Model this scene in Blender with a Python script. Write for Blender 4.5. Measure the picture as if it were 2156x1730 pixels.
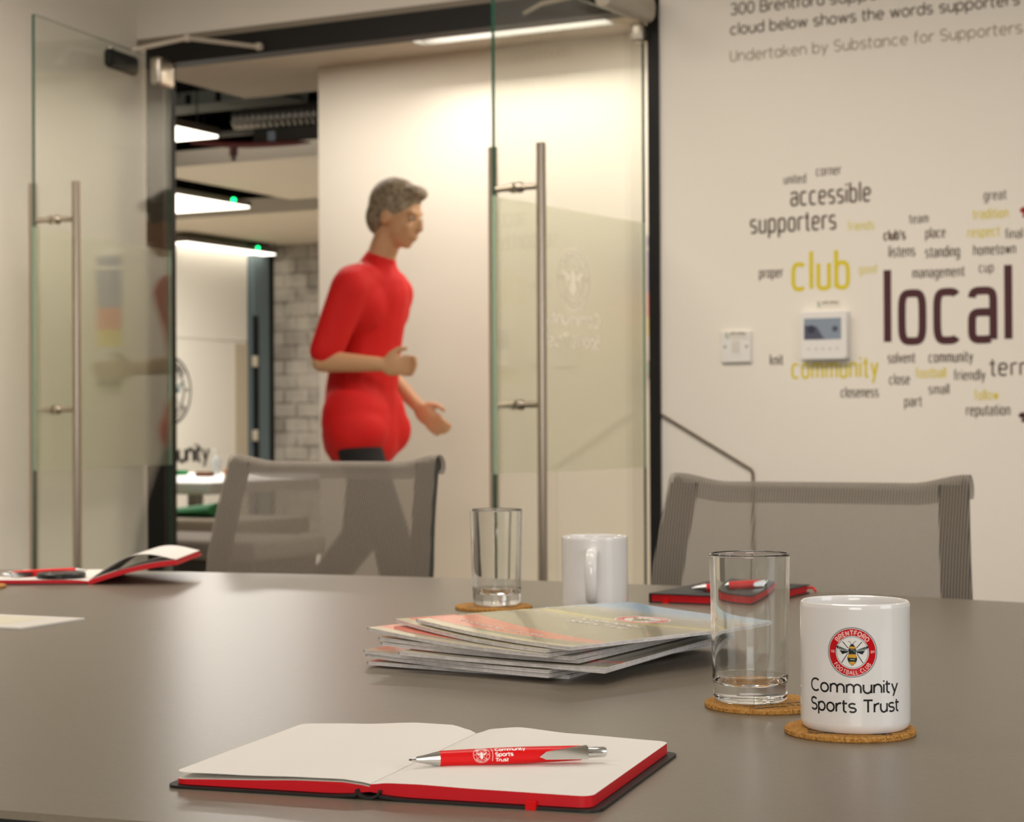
import bpy, math, random
from mathutils import Vector, Matrix
from math import sin, cos, pi, radians

random.seed(7)
for o in list(bpy.data.objects):
    bpy.data.objects.remove(o)
SC = bpy.context.scene
COL = SC.collection

# ------------------------------------------------------------------ camera
FPX, PCX, PCY = 4000.0, 1078.0, 865.0
CAM_H = 0.955
FW = Vector((-0.4611154, 0.88730634, 0.00774918))
RT = Vector((0.88730478, 0.46115743, -0.00490421))
UP = RT.cross(FW).normalized()
EYE = Vector((0, 0, CAM_H))
cam_data = bpy.data.cameras.new('camera')
cam = bpy.data.objects.new('camera', cam_data)
COL.objects.link(cam)
m = Matrix((RT, UP, -FW)).transposed().to_4x4()
m.translation = EYE
cam.matrix_world = m
cam_data.sensor_width = 36.0
cam_data.lens = FPX / 2156.0 * 36.0
cam_data.clip_start = 0.05
cam_data.clip_end = 100
cam_data.dof.use_dof = True
cam_data.dof.focus_distance = 1.42
cam_data.dof.aperture_fstop = 15.5
SC.camera = cam

# ------------------------------------------------------------------ view, world
SC.view_settings.view_transform = 'Standard'
SC.view_settings.look = 'None'
SC.view_settings.exposure = 0.05
SC.view_settings.gamma = 1.0
SC.view_settings.use_curve_mapping = False
SC.render.film_transparent = False
SC.cycles.max_bounces = 14
SC.cycles.diffuse_bounces = 5
SC.cycles.glossy_bounces = 6
SC.cycles.transmission_bounces = 14
SC.cycles.transparent_max_bounces = 24
SC.cycles.sample_clamp_indirect = 6.0
SC.cycles.blur_glossy = 0.6
world = bpy.data.worlds.new('world')
SC.world = world
world.use_nodes = True
world.node_tree.nodes['Background'].inputs[0].default_value = (0.9, 0.85, 0.75, 1)
world.node_tree.nodes['Background'].inputs[1].default_value = 0.02

# ------------------------------------------------------------------ large lights
WARM = (1.0, 0.905, 0.815)
WARM2 = (1.0, 0.935, 0.85)


def area(name, loc, sx, sy, power, color, target=None, spread=180):
    d = bpy.data.lights.new(name, 'AREA')
    d.shape = 'RECTANGLE'
    d.size, d.size_y, d.energy, d.color = sx, sy, power, color
    d.spread = radians(spread)
    o = bpy.data.objects.new(name, d)
    COL.objects.link(o)
    o.location = loc
    if target is not None:
        o.rotation_euler = (Vector(target) - Vector(loc)).to_track_quat('-Z', 'Y').to_euler()
    return o


# ceiling luminaires of the meeting room (over the table and along the walls, above the picture)
for lx in (-2.4, -0.6):
    area('room_ceiling_light', (lx, 1.7, 2.70), 1.3, 0.4, 9, WARM, spread=150)
for lx, pw_ in ((-3.3, 20), (-2.0, 16), (-0.7, 8.5), (0.6, 7)):
    area('wall_side_ceiling_light', (lx, 3.75, 2.70), 1.1, 0.3, pw_, WARM, target=(lx, 4.35, 0), spread=140)
area('wall_side_ceiling_light', (-3.2, 2.2, 2.70), 0.3, 1.1, 20, WARM, target=(-3.7, 2.4, 0), spread=140)
area('room_ceiling_light', (-1.0, -1.2, 2.70), 2.4, 0.5, 20, WARM, target=(-1.0, -.2, 0), spread=150)
# daylight from the side window; behind the camera only added soft fill, no window
area('window_and_fill_light', (2.85, 1.2, 1.7), 1.6, 1.5, 30, (0.94, 0.97, 1.0), target=(0, 1.4, 1.0))
area('window_and_fill_light', (0.4, -2.5, 1.45), 2.6, 1.2, 66, (1.0, 0.97, 0.93), target=(-1.6, 5.0, 1.1))
# corridor: a deep recessed linear light washing the wall opposite the doors
area('corridor_lamp_and_fill', (-3.66, 7.05, 2.664), 0.90, 0.085, 15, WARM2)
area('corridor_lamp_and_fill', (-1.9, 6.9, 2.585), 0.9, 0.085, 13, WARM2)  # added fill without a fitting, brightens the right part of the wall
area('corridor_fill_light', (-2.6, 6.72, 2.585), 1.2, 0.2, 16, WARM2)  # added out of view to brighten the top of the wall
area('corridor_fill_light', (-4.45, 6.65, 2.585), 0.8, 0.15, 11, WARM2)  # second added fill, lifts the left part of the wall
# open office: unseen fill added to the panels' light, and a little up into the void
area('office_fill_light', (-7.4, 9.2, 2.56), 1.2, 0.6, 66, (1.0, 0.95, 0.88))
area('office_fill_light', (-8.4, 11.8, 2.56), 1.2, 0.6, 95, (1.0, 0.95, 0.88))
area('void_fill_light', (-6.6, 9.0, 2.75), 1.6, 0.4, 7, WARM2, target=(-6.6, 9.6, 4))  # added to light the ducts, belongs to no fitting

# ------------------------------------------------------------------ helpers


def lin(h):
    h = h.lstrip('#')
    out = []
    for i in (0, 2, 4):
        c = int(h[i:i + 2], 16) / 255.0
        out.append(c / 12.92 if c <= 0.04045 else ((c + 0.055) / 1.055) ** 2.4)
    return (out[0], out[1], out[2], 1.0)


MATS = {}


def mat(name, color, rough=0.5, metal=0.0, spec=0.5, coat=0.0, trans=0.0, ior=1.45, emit=None, estr=0.0):
    if name in MATS:
        return MATS[name]
    mt = bpy.data.materials.new(name)
    mt.use_nodes = True
    b = mt.node_tree.nodes['Principled BSDF']
    c = lin(color) if isinstance(color, str) else (*color, 1.0)
    b.inputs['Base Color'].default_value = c
    b.inputs['Roughness'].default_value = rough
    b.inputs['Metallic'].default_value = metal
    b.inputs['Specular IOR Level'].default_value = spec
    b.inputs['Coat Weight'].default_value = coat
    b.inputs['Transmission Weight'].default_value = trans
    b.inputs['IOR'].default_value = ior
    if emit:
        b.inputs['Emission Color'].default_value = lin(emit) if isinstance(emit, str) else (*emit, 1.0)
        b.inputs['Emission Strength'].default_value = estr
    MATS[name] = mt
    return mt


class NT:
    def __init__(s, mt):
        s.mt, s.t = mt, mt.node_tree
        s.bsdf = s.t.nodes.get('Principled BSDF')
        s.out = s.t.nodes.get('Material Output')

    def n(s, kind, **kw):
        nd = s.t.nodes.new(kind)
        for k, v in kw.items():
            setattr(nd, k, v)
        return nd

    def l(s, a, b):
        s.t.links.new(a, b)

    def math(s, op, a, b=None):
        nd = s.n('ShaderNodeMath', operation=op)
        for i, v in enumerate((a, b)):
            if v is None:
                continue
            if isinstance(v, (int, float)):
                nd.inputs[i].default_value = v
            else:
                s.l(v, nd.inputs[i])
        return nd.outputs[0]

    def mixc(s, fac, a, b):
        nd = s.n('ShaderNodeMix', data_type='RGBA')
        for i, v in ((0, fac), (6, a), (7, b)):
            if isinstance(v, (int, float)):
                nd.inputs[i].default_value = v
            elif isinstance(v, tuple):
                nd.inputs[i].default_value = v
            else:
                s.l(v, nd.inputs[i])
        return nd.outputs[2]

    def ramp(s, fac, stops, interp='LINEAR'):
        nd = s.n('ShaderNodeValToRGB')
        cr = nd.color_ramp
        cr.interpolation = interp
        while len(cr.elements) > 1:
            cr.elements.remove(cr.elements[-1])
        cr.elements[0].position = stops[0][0]
        cr.elements[0].color = stops[0][1]
        for p, c in stops[1:]:
            e = cr.elements.new(p)
            e.color = c
        s.l(fac, nd.inputs[0])
        return nd.outputs[0]


def noise_bump(mt, scale=40, strength=0.05, dist=0.002, detail=3):
    t = NT(mt)
    tc = t.n('ShaderNodeTexCoord')
    nz = t.n('ShaderNodeTexNoise')
    nz.inputs['Scale'].default_value = scale
    nz.inputs['Detail'].default_value = detail
    t.l(tc.outputs['Object'], nz.inputs['Vector'])
    bp = t.n('ShaderNodeBump')
    bp.inputs['Strength'].default_value = strength
    bp.inputs['Distance'].default_value = dist
    t.l(nz.outputs['Fac'], bp.inputs['Height'])
    t.l(bp.outputs['Normal'], t.bsdf.inputs['Normal'])
    return mt


def noise_tint(mt, c1, c2, scale=8, detail=4, lo=0.35, hi=0.65):
    t = NT(mt)
    tc = t.n('ShaderNodeTexCoord')
    nz = t.n('ShaderNodeTexNoise')
    nz.inputs['Scale'].default_value = scale
    nz.inputs['Detail'].default_value = detail
    t.l(tc.outputs['Object'], nz.inputs['Vector'])
    t.l(t.ramp(nz.outputs['Fac'], [(lo, lin(c1)), (hi, lin(c2))]), t.bsdf.inputs['Base Color'])
    return mt


class MB:
    """collects vertices and faces of one part"""

    def __init__(s):
        s.v, s.f, s.m = [], [], []

    def add(s, verts, faces, mi=0):
        k = len(s.v)
        s.v += [tuple(p) for p in verts]
        s.f += [tuple(i + k for i in f) for f in faces]
        s.m += [mi] * len(faces)
        return s

    def box(s, x0, x1, y0, y1, z0, z1, mi=0, b=0.0):
        if b <= 0:
            v = [(x, y, z) for z in (z0, z1) for y in (y0, y1) for x in (x0, x1)]
            f = [(0, 2, 3, 1), (4, 5, 7, 6), (0, 1, 5, 4), (2, 6, 7, 3), (0, 4, 6, 2), (1, 3, 7, 5)]
            return s.add(v, f, mi)
        return s.rbox(x0, x1, y0, y1, z0, z1, b, mi)

    def rbox(s, x0, x1, y0, y1, z0, z1, b, mi=0, seg=3):
        """box with rounded edges: three inset loops stacked in z, rounded corners in plan"""
        def loop(ins, z):
            pts = []
            r = max(b - ins, 1e-5)
            for cx, cy, a0 in ((x1 - b, y1 - b, 0), (x0 + b, y1 - b, 90), (x0 + b, y0 + b, 180), (x1 - b, y0 + b, 270)):
                for i in range(seg + 1):
                    a = radians(a0 + 90 * i / seg)
                    pts.append((cx + r * cos(a), cy + r * sin(a), z))
            return pts
        loops = []
        for i in range(seg + 1):
            a = pi / 2 * i / seg
            loops.append(loop(b * (1 - sin(a)), z0 + b * (1 - cos(a))))
        for i in range(seg + 1):
            a = pi / 2 * (1 - i / seg)
            loops.append(loop(b * (1 - sin(a)), z1 - b * (1 - cos(a))))
        s.loft(loops, mi, True, True, True)
        return s

    def loft(s, loops, mi=0, closed=True, cap0=False, cap1=False):
        n = len(loops[0])
        v = [p for L in loops for p in L]
        f = []
        for i in range(len(loops) - 1):
            for j in range(n if closed else n - 1):
                a, b_ = i * n + j, i * n + (j + 1) % n
                f.append((a, b_, b_ + n, a + n))
        if cap0:
            f.append(tuple(reversed(range(n))))
        if cap1:
            k = (len(loops) - 1) * n
            f.append(tuple(range(k, k + n)))
        return s.add(v, f, mi)

    def lathe(s, prof, n=48, mi=0, c=(0, 0, 0), hold=0.0):
        """prof: list of (r, z)"""
        loops = []
        P = []
        for q0, q1 in zip(prof, prof[1:]):
            P.append(q0)
            dr, dz = q1[0] - q0[0], q1[1] - q0[1]
            ln = math.hypot(dr, dz)
            if hold and ln > 4 * hold:
                ts = [hold / ln, 2 * hold / ln, .3, .5, .7, 1 - 2 * hold / ln, 1 - hold / ln]
                P += [(q0[0] + dr * k, q0[1] + dz * k) for k in sorted(ts)]
        P.append(prof[-1])
        for r, z in P:
            loops.append([(c[0] + r * cos(2 * pi * j / n), c[1] + r * sin(2 * pi * j / n), c[2] + z) for j in range(n)])
        return s.loft(loops, mi)

    def tube(s, path, r, n=12, mi=0, caps=True):
        P = [Vector(p) for p in path]
        rs = r if isinstance(r, (list, tuple)) else [r] * len(P)
        loops = []
        prev = None
        for i, p in enumerate(P):
            d = (P[min(i + 1, len(P) - 1)] - P[max(i - 1, 0)]).normalized()
            if prev is None:
                u = d.orthogonal().normalized()
            else:
                u = (prev - d * prev.dot(d)).normalized()
            prev = u
            w = d.cross(u)
            loops.append([p + (u * cos(2 * pi * j / n) + w * sin(2 * pi * j / n)) * rs[i] for j in range(n)])
        return s.loft(loops, mi, True, caps, caps)

    def prism(s, pts, z0, z1, mi=0):
        n = len(pts)
        return s.loft([[(x, y, z0) for x, y in pts], [(x, y, z1) for x, y in pts]], mi, True, True, True)

    def build(s, name, mats, parent=None, smooth=True, angle=35, loc=None):
        me = bpy.data.meshes.new(name)
        me.from_pydata(s.v, [], s.f)
        for mt in (mats if isinstance(mats, (list, tuple)) else [mats]):
            me.materials.append(mt)
        for p, mi in zip(me.polygons, s.m):
            p.material_index = mi
            p.use_smooth = smooth
        me.update()
        if smooth:
            try:
                me.set_sharp_from_angle(angle=radians(angle))
            except Exception:
                pass
        o = bpy.data.objects.new(name, me)
        COL.objects.link(o)
        if parent is not None:
            o.parent = parent
        if loc is not None:
            o.location = loc
        return o


def bm_fix(o):
    import bmesh
    bm = bmesh.new()
    bm.from_mesh(o.data)
    bmesh.ops.recalc_face_normals(bm, faces=bm.faces)
    bm.to_mesh(o.data)
    bm.free()
    return o


def tag(o, label=None, cat=None, group=None, kind=None):
    if label:
        o['label'] = label
    if cat:
        o['category'] = cat
    if group:
        o['group'] = group
    if kind:
        o['kind'] = kind
    return o


def thing(name, label, cat, loc=(0, 0, 0), rz=0.0, group=None, kind=None):
    o = bpy.data.objects.new(name, None)
    o.empty_display_size = 0.05
    COL.objects.link(o)
    o.location = loc
    o.rotation_euler = (0, 0, rz)
    return tag(o, label, cat, group, kind)


def struct(name, mb, mt, parent=None, smooth=False):
    o = mb.build(name, mt, parent, smooth)
    if parent is None:
        o['kind'] = 'structure'
    return o


def at(px, py, axis, val):
    """the point of the plane axis = val that the photograph shows at pixel px, py"""
    r = FW + RT * ((px - PCX) / FPX) + UP * ((PCY - py) / FPX)
    i = 'xyz'.index(axis)
    return EYE + r * ((val - EYE[i]) / r[i])


def at_plane(px, py, p, nrm):
    r = FW + RT * ((px - PCX) / FPX) + UP * ((PCY - py) / FPX)
    p, nrm = Vector(p), Vector(nrm)
    return EYE + r * ((p - EYE).dot(nrm) / r.dot(nrm))


# ------------------------------------------------------------------ lettering (own stroke alphabet)
def sup(x0, x1, y0, y1, a0, a1, e=2.0, n=20):
    cx, cy, rx, ry = (x0 + x1) / 2, (y0 + y1) / 2, (x1 - x0) / 2, (y1 - y0) / 2
    out = []
    for i in range(n + 1):
        a = radians(a0 + (a1 - a0) * i / n)
        c, s_ = cos(a), sin(a)
        out.append((cx + rx * math.copysign(abs(c) ** (2 / e), c), cy + ry * math.copysign(abs(s_) ** (2 / e), s_)))
    return out


def glyph(ch, w, e, asc=1.5, cap=1.4, single=False):
    """strokes and advance of one letter; x-height is 1, w the width of a bowl, e its squareness"""
    h = w
    L = lambda *p: list(p)
    d = -0.45
    ry = min(0.5, w / 2 * 1.0)

    def arch(x0, x1):          # n-arch from stem top over to the far stem
        r = (x1 - x0)
        return sup(x0, x1, 1 - 2 * min(0.5, r * 0.55), 1, 180, 0, e) + [(x1, 0)]

    def bowl_u(x0, x1):
        r = (x1 - x0)
        return [(x0, 1)] + sup(x0, x1, 0, 2 * min(0.5, r * 0.55), 180, 360, e)

    def oval(a0, a1, x0=0, x1=None, y0=0, y1=1):
        x1 = h if x1 is None else x1
        if e > 2.6 or w >= 0.85:
            return sup(x0, x1, y0, y1, a0, a1, e, 28)
        return sup(x0, x1, y0, y1, a0, a1, e, 28)
    C = w * 1.25
    G = {
        'a': ([oval(0, 360), L((h, 1), (h, 0))] if single else
              [sup(0, h, 0.42, 1.0, 165, 0, e) + [(h, 0)], sup(0, h * 1.0, 0, 0.56, 60, 300, e), L((h * 0.55, 0.56), (h, 0.56))], h),
        'b': ([L((0, asc), (0, 0)), oval(0, 360)], h),
        'c': ([oval(48, 312)], h * 0.95),
        'd': ([L((h, asc), (h, 0)), oval(0, 360)], h),
        'e': ([L((0, 0.52), (h, 0.52)), oval(3, 315)], h),
        'f': ([sup(0.13, 0.13 + h * 0.7, asc - h * 0.75, asc, 90, 180, e, 10) + [(0.13, 0)], L((-0.08, 1), (h * 0.5, 1))], h * 0.48),
        'g': ([oval(0, 360), [(h, 1)] + sup(0, h, d, d + min(.9, w), 0, -150, e)], h),
        'h': ([L((0, asc), (0, 0)), arch(0, h * 0.95)], h * 0.95),
        'i': ([L((0, 1), (0, 0)), L((0, 1.27), (0, 1.43))], 0.0),
        'k': ([L((0, asc), (0, 0)), L((h * 0.85, 1), (0.03, 0.42)), L((0.22 * h, 0.58), (h * 0.9, 0))], h * 0.85),
        'l': ([L((0, asc), (0, 0))], 0.0),
        'm': ([L((0, 1), (0, 0)), arch(0, h * 0.8), arch(h * 0.8, h * 1.6)], h * 1.6),
        'n': ([L((0, 1), (0, 0)), arch(0, h * 0.92)], h * 0.92),
        'o': ([oval(0, 360)], h),
        'p': ([L((0, 1), (0, d)), oval(0, 360)], h),
        'r': ([L((0, 1), (0, 0)), sup(0, h * 1.1, 1 - min(1.0, h * 1.1), 1, 180, 80, e, 10)], h * 0.55),
        's': ([sup(0, h * 0.85, 0.5, 1, 35, 270, e, 16) + sup(0, h * 0.85, 0, 0.5, 90, -145, e, 16)[1:]], h * 0.85),
        't': ([[(0.12, 1.36), (0.12, 0.25)] + sup(0.12, 0.12 + h * 0.62, 0, min(.5, h * .6), 180, 280, e, 8), L((-0.1, 1), (h * 0.55, 1))], h * 0.5),
        'u': ([bowl_u(0, h * 0.92), L((h * 0.92, 1), (h * 0.92, 0))], h * 0.92),
        'v': ([L((0, 1), (h * 0.45, 0)), L((h * 0.45, 0), (h * 0.9, 1))], h * 0.9),
        'w': ([L((0, 1), (h * 0.35, 0)), L((h * 0.35, 0), (h * 0.7, 1)), L((h * 0.7, 1), (h * 1.05, 0)), L((h * 1.05, 0), (h * 1.4, 1))], h * 1.4),
        'y': ([L((0, 1), (h * 0.45, 0)), L((h * 0.9, 1), (h * 0.2, d))], h * 0.9),
        "'": ([L((0, cap), (-0.04, cap - 0.3))], 0.0),
        ' ': ([], h * 0.35),
        'A': ([L((0, 0), (C * 0.5, cap)), L((C * 0.5, cap), (C, 0)), L((C * 0.18, cap * 0.35), (C * 0.82, cap * 0.35))], C),
        'B': ([L((0, 0), (0, cap)), [(0, cap)] + sup(C * 0.1, C * 0.75, cap * 0.52, cap, 90, -90, 2.6, 12) + [(0, cap * 0.52)],
               [(0, cap * 0.52)] + sup(C * 0.1, C * 0.82, 0, cap * 0.52, 90, -90, 2.6, 12) + [(0, 0)]], C * 0.8),
        'C': ([sup(0, C * 1.1, 0, cap, 48, 312, 2.1, 26)], C * 0.95),
        'D': ([L((0, 0), (0, cap)), [(0, cap)] + sup(-C * 0.5, C, 0, cap, 75, -75, 2.3, 16) + [(0, 0)]], C),
        'E': ([L((0, 0), (0, cap)), L((0, cap), (C * 0.65, cap)), L((0, cap * .52), (C * 0.58, cap * .52)), L((0, 0), (C * 0.65, 0))], C * 0.65),
        'F': ([L((0, 0), (0, cap)), L((0, cap), (C * 0.62, cap)), L((0, cap * .52), (C * 0.55, cap * .52))], C * 0.6),
        'L': ([L((0, cap), (0, 0)), L((0, 0), (C * 0.6, 0))], C * 0.6),
        'N': ([L((0, 0), (0, cap)), L((0, cap), (C * .85, 0)), L((C * .85, 0), (C * .85, cap))], C * 0.85),
        'O': ([sup(0, C * 1.1, 0, cap, 0, 360, 2, 30)], C * 1.1),
        'R': ([L((0, 0), (0, cap)), [(0, cap)] + sup(C * 0.05, C * 0.8, cap * 0.48, cap, 90, -90, 2.4, 12) + [(0, cap * 0.48)], L((C * .4, cap * .48), (C * .8, 0))], C * 0.8),
        'S': ([sup(0, C * 0.75, cap * .5, cap, 30, 270, 2.1, 16) + sup(0, C * 0.78, 0, cap * .5, 90, -150, 2.1, 16)[1:]], C * 0.78),
        'T': ([L((0, cap), (C * 0.95, cap)), L((C * .475, cap), (C * .475, 0))], C * 0.9),
        'U': ([[(0, cap)] + sup(0, C * .8, 0, C * .8, 180, 360, 2.1, 16) + [(C * .8, cap)]], C * .8),
        '0': ([sup(0, C * .8, 0, cap, 0, 360, 2.2, 28)], C * .8),
        '1': ([L((0.12, cap), (0.12, 0)), L((0.12, cap), (-0.06, cap - .22))], 0.15),
        '3': ([sup(0, C * .75, cap * .5, cap, 150, -90, 2.1, 16) + sup(0, C * .8, 0, cap * .5, 90, -150, 2.1, 16)], C * .8),
        '8': ([sup(0, C * .75, cap * .5, cap, 0, 360, 2, 22), sup(-.04, C * .75 + .04, 0, cap * .52, 0, 360, 2, 22)], C * .75),
        '9': ([sup(0, C * .75, cap * .4, cap, 0, 360, 2, 22), [(C * .75, cap * .7)] + sup(-C * .3, C * .75, 0, cap * 1.3, 0, -70, 2, 10)], C * .75),
    }
    return G[ch]


def text_strokes(txt, w=1.0, e=2.0, gap=0.3, single=False):
    """strokes of a line of text in units of the x-height, and its width"""
    x, out = 0.0, []
    for i, ch in enumerate(txt):
        st, adv = glyph(ch, w, e, single=single)
        for s_ in st:
            out.append([(x + p[0], p[1]) for p in s_])
        x += adv + (gap if i < len(txt) - 1 else 0)
    return out, x


def stroke(mb, pts, wd, fn, mi=0, step=None, lay=0.0):
    """a flat band of width wd along the 2-D line pts, placed in space by fn(a, b)"""
    P = [Vector((p[0], p[1])) for p in pts]
    if step:
        Q = [P[0]]
        for a, b in zip(P, P[1:]):
            k = max(1, int(math.ceil((b - a).length / step)))
            Q += [a.lerp(b, (i + 1) / k) for i in range(k)]
        P = Q
    P = [p for i, p in enumerate(P) if i == 0 or (p - P[i - 1]).length > 1e-7]
    n = len(P)
    if n < 2:
        return
    vs = []
    loop = (P[0] - P[-1]).length < 1e-6 and n > 4
    for i, p in enumerate(P):
        a = P[i - 1] if i > 0 else (P[-2] if loop else p)
        b = P[i + 1] if i < n - 1 else (P[1] if loop else p)
        d = (b - a).normalized()
        nr = Vector((-d.y, d.x)) * wd / 2
        vs += [fn(*(p + nr)), fn(*(p - nr))]
    if lay:
        e1, e2 = Vector(vs[1]) - Vector(vs[0]), Vector(vs[2]) - Vector(vs[0])
        nr = e1.cross(e2).normalized() * lay
        vs = [Vector(p) + nr for p in vs]
    mb.add(vs, [(2 * i, 2 * i + 1, 2 * i + 3, 2 * i + 2) for i in range(n - 1)], mi)


def write(mb, txt, width, xh, fn, wd, w=1.0, e=2.0, gap=0.3, mi=0, step=None, center=False, single=False, x0=0.0, y0=0.0):
    """txt scaled to the given width, x-height xh; fn(a, b) places plane coordinates in space"""
    st, W_ = text_strokes(txt, w, e, gap, single)
    sx = (width - wd) / W_ if width else xh
    off = x0 + wd / 2 - ((W_ * sx + wd) / 2 if center else 0)
    for k, s_ in enumerate(st):
        stroke(mb, [(off + p[0] * sx, y0 + wd / 2 + p[1] * (xh - wd)) for p in s_], wd, fn, mi, step, (k % 5) * min(0.00006, wd * 0.012))


def quadgrid(mb, fL, fR, nv, nu, fn, mi):
    """a band of cells between two border lines, both functions of t in 0..1"""
    vs = []
    for i in range(nv + 1):
        a, b = Vector(fL(i / nv)), Vector(fR(i / nv))
        for j in range(nu + 1):
            q = a.lerp(b, j / nu)
            vs.append(fn(q.x, q.y))
    fs = []
    for i in range(nv):
        for j in range(nu):
            k = i * (nu + 1) + j
            fs.append((k, k + 1, k + nu + 2, k + nu + 1))
    mb.add(vs, fs, mi)


def ring(mb, r0, r1, fn, mi, n=72, k=1):
    for q in range(k):
        a0, a1 = r0 + (r1 - r0) * q / k, r0 + (r1 - r0) * (q + 1) / k
        vs = []
        for i in range(n):
            t = 2 * pi * i / n
            vs += [fn(a0 * cos(t), a0 * sin(t)), fn(a1 * cos(t), a1 * sin(t))]
        mb.add(vs, [(2 * i, 2 * i + 1, (2 * i + 3) % (2 * n), (2 * i + 2) % (2 * n)) for i in range(n)], mi)


def crest(mb, R, place, I, detail=True):
    """the round club badge. place(layer) -> fn(a, b); I maps colour words to material slots"""
    f0, f1, f2, f3 = place(0), place(1), place(2), place(3)
    ring(mb, 0.0005, R * 0.64, f0, I['white'], 72, 6)
    ring(mb, R * 0.955, R, f0, I['grey'])
    ring(mb, R * 0.935, R * 0.957, f0, I['white'])
    ring(mb, R * 0.655, R * 0.937, f0, I['red'], 72, 3)
    ring(mb, R * 0.635, R * 0.66, f1, I['white'])
    ring(mb, R * 0.61, R * 0.637, f1, I['grey'])
    st = R * 0.06 if detail else None

    def arc_text(txt, rad, a_mid, span, up, xh, wd):
        stx, W_ = text_strokes(txt, 0.8, 2.0, 0.5)
        s = span / W_
        for q in stx:
            pts = []
            for x, y in q:
                a = a_mid + (0.5 * span - x * s) * (1 if up else -1)
                rr = rad + (y * xh if up else -y * xh)
                pts.append((rr * cos(a), rr * sin(a)))
            stroke(mb, pts, wd, f1, I['letter'], st)
    arc_text('BRENTFORD', R * 0.70, pi / 2, radians(106), True, R * 0.118, R * 0.05)
    arc_text('FOOTBALL CLUB', R * 0.885, -pi / 2, radians(112), False, R * 0.105, R * 0.036)
    for txt, cx in (('18', -0.79), ('89', 0.81)):
        write(mb, txt, R * 0.16, R * 0.09, lambda a, b, cx=cx: f1(a + cx * R, b - R * 0.04), R * 0.02, 0.8, 2, 0.4, I['letter'], st, True)

    # the bee
    def body(pts, mi, f, n=4):
        quadgrid(mb, lambda t: (-pw(pts, t) * R, pz(pts, t) * R), lambda t: (pw(pts, t) * R, pz(pts, t) * R), 10, n, f, mi)

    def pw(p, t):
        x = t * (len(p) - 1)
        i = min(int(x), len(p) - 2)
        return p[i][0] + (p[i + 1][0] - p[i][0]) * (x - i)

    def pz(p, t):
        x = t * (len(p) - 1)
        i = min(int(x), len(p) - 2)
        return p[i][1] + (p[i + 1][1] - p[i][1]) * (x - i)
    for sx in (-1, 1):
        g = lambda a, b, sx=sx: f1(a * sx, b)
        h = lambda a, b, sx=sx: f2(a * sx, b)
        # upper and lower wings, dark with pale veins; the tips run out over the ring
        quadgrid(mb, lambda t: ((0.16 + 0.49 * t) * R, (0.10 + 0.19 * t) * R), lambda t: ((0.16 + 0.45 * t) * R, (0.04 + 0.10 * t) * R), 8, 3, h, I['dark'])
        quadgrid(mb, lambda t: ((0.16 + 0.36 * t) * R, (0.05 + 0.03 * t) * R), lambda t: ((0.16 + 0.24 * t) * R, (0.0 - 0.08 * t) * R), 6, 3, h, I['dark'])
        g3 = lambda a, b, sx=sx: f3(a * sx, b)
        stroke(mb, [(0.17 * R, 0.09 * R), (0.63 * R, 0.27 * R)], R * 0.016, g3, I['pale'], st)
        stroke(mb, [(0.17 * R, 0.07 * R), (0.52 * R, 0.16 * R), (0.62 * R, 0.145 * R)], R * 0.018, g3, I['pale'], st)
        stroke(mb, [(0.52 * R, 0.16 * R), (0.55 * R, 0.25 * R)], R * 0.018, g3, I['pale'], st)
        stroke(mb, [(0.17 * R, 0.05 * R), (0.51 * R, 0.08 * R), (0.40 * R, -0.07 * R)], R * 0.016, g3, I['pale'], st)
        for a, b in (((0.16, 0.17), (0.38, 0.42)), ((0.18, -0.04), (0.42, -0.42))):
            stroke(mb, [(a[0] * R, a[1] * R), ((a[0] * .6 + b[0] * .4) * R, (a[1] * .6 + b[1] * .4) * R), (b[0] * R, b[1] * R)], R * 0.03, g, I['dark'], st)
        stroke(mb, [(0.02 * R, 0.30 * R), (0.07 * R, 0.40 * R), (0.15 * R, 0.45 * R)], R * 0.018, g, I['dark'], st)
    body([(0.02, 0.34), (0.09, 0.27), (0.14, 0.18), (0.155, 0.05), (0.13, -0.06), (0.18, -0.14), (0.20, -0.26), (0.16, -0.38), (0.07, -0.48), (0.01, -0.53)], I['dark'], f2)
    body([(0.09, 0.235), (0.12, 0.19), (0.115, 0.15)], I['gold'], f3)
    body([(0.13, -0.07), (0.165, -0.12), (0.175, -0.19), (0.15, -0.215)], I['gold'], f3)
    body([(0.13, -0.37), (0.10, -0.42), (0.05, -0.48), (0.005, -0.51)], I['gold'], f3)
    stroke(mb, [(-0.06 * R, 0.10 * R), (0.02 * R, 0.12 * R), (0.09 * R, 0.07 * R), (0.08 * R, 0.02 * R)], R * 0.018, f3, I['pale'], st)
    stroke(mb, [(-0.08 * R, -0.28 * R), (0.09 * R, -0.28 * R)], R * 0.03, f3, I['pale'], st)


# ------------------------------------------------------------------ materials
wall_paint = noise_bump(mat('wall_paint', '#E9E2D6', 0.85, spec=0.25), 120, 0.04, 0.001)
M_ceiling = mat('ceiling_paint', '#E4DDD0', 0.9, spec=0.2)
M_carpet = noise_tint(mat('carpet_grey', '#4A4A4A', 0.95, spec=0.1), '#3E3E3F', '#56565A', 60)
M_black = mat('black_powder_coat', '#151412', 0.5, spec=0.35)
M_strip = mat('grey_strip', '#8A7F70', 0.6)
M_steel = mat('brushed_steel', '#B5A899', 0.28, metal=1.0)
M_alu = mat('satin_aluminium', '#C9C0B2', 0.35, metal=1.0)
M_alu_p = mat('grey_closer_paint', '#B3A897', 0.5)
M_red = mat('red_plastic', '#E00008', 0.32, spec=0.5)
M_chrome = mat('polished_chrome', '#D8D8D6', 0.14, metal=1.0)
M_ceramic = mat('white_glazed_ceramic', '#EDEBE8', 0.12, spec=0.5, coat=0.3)
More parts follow.
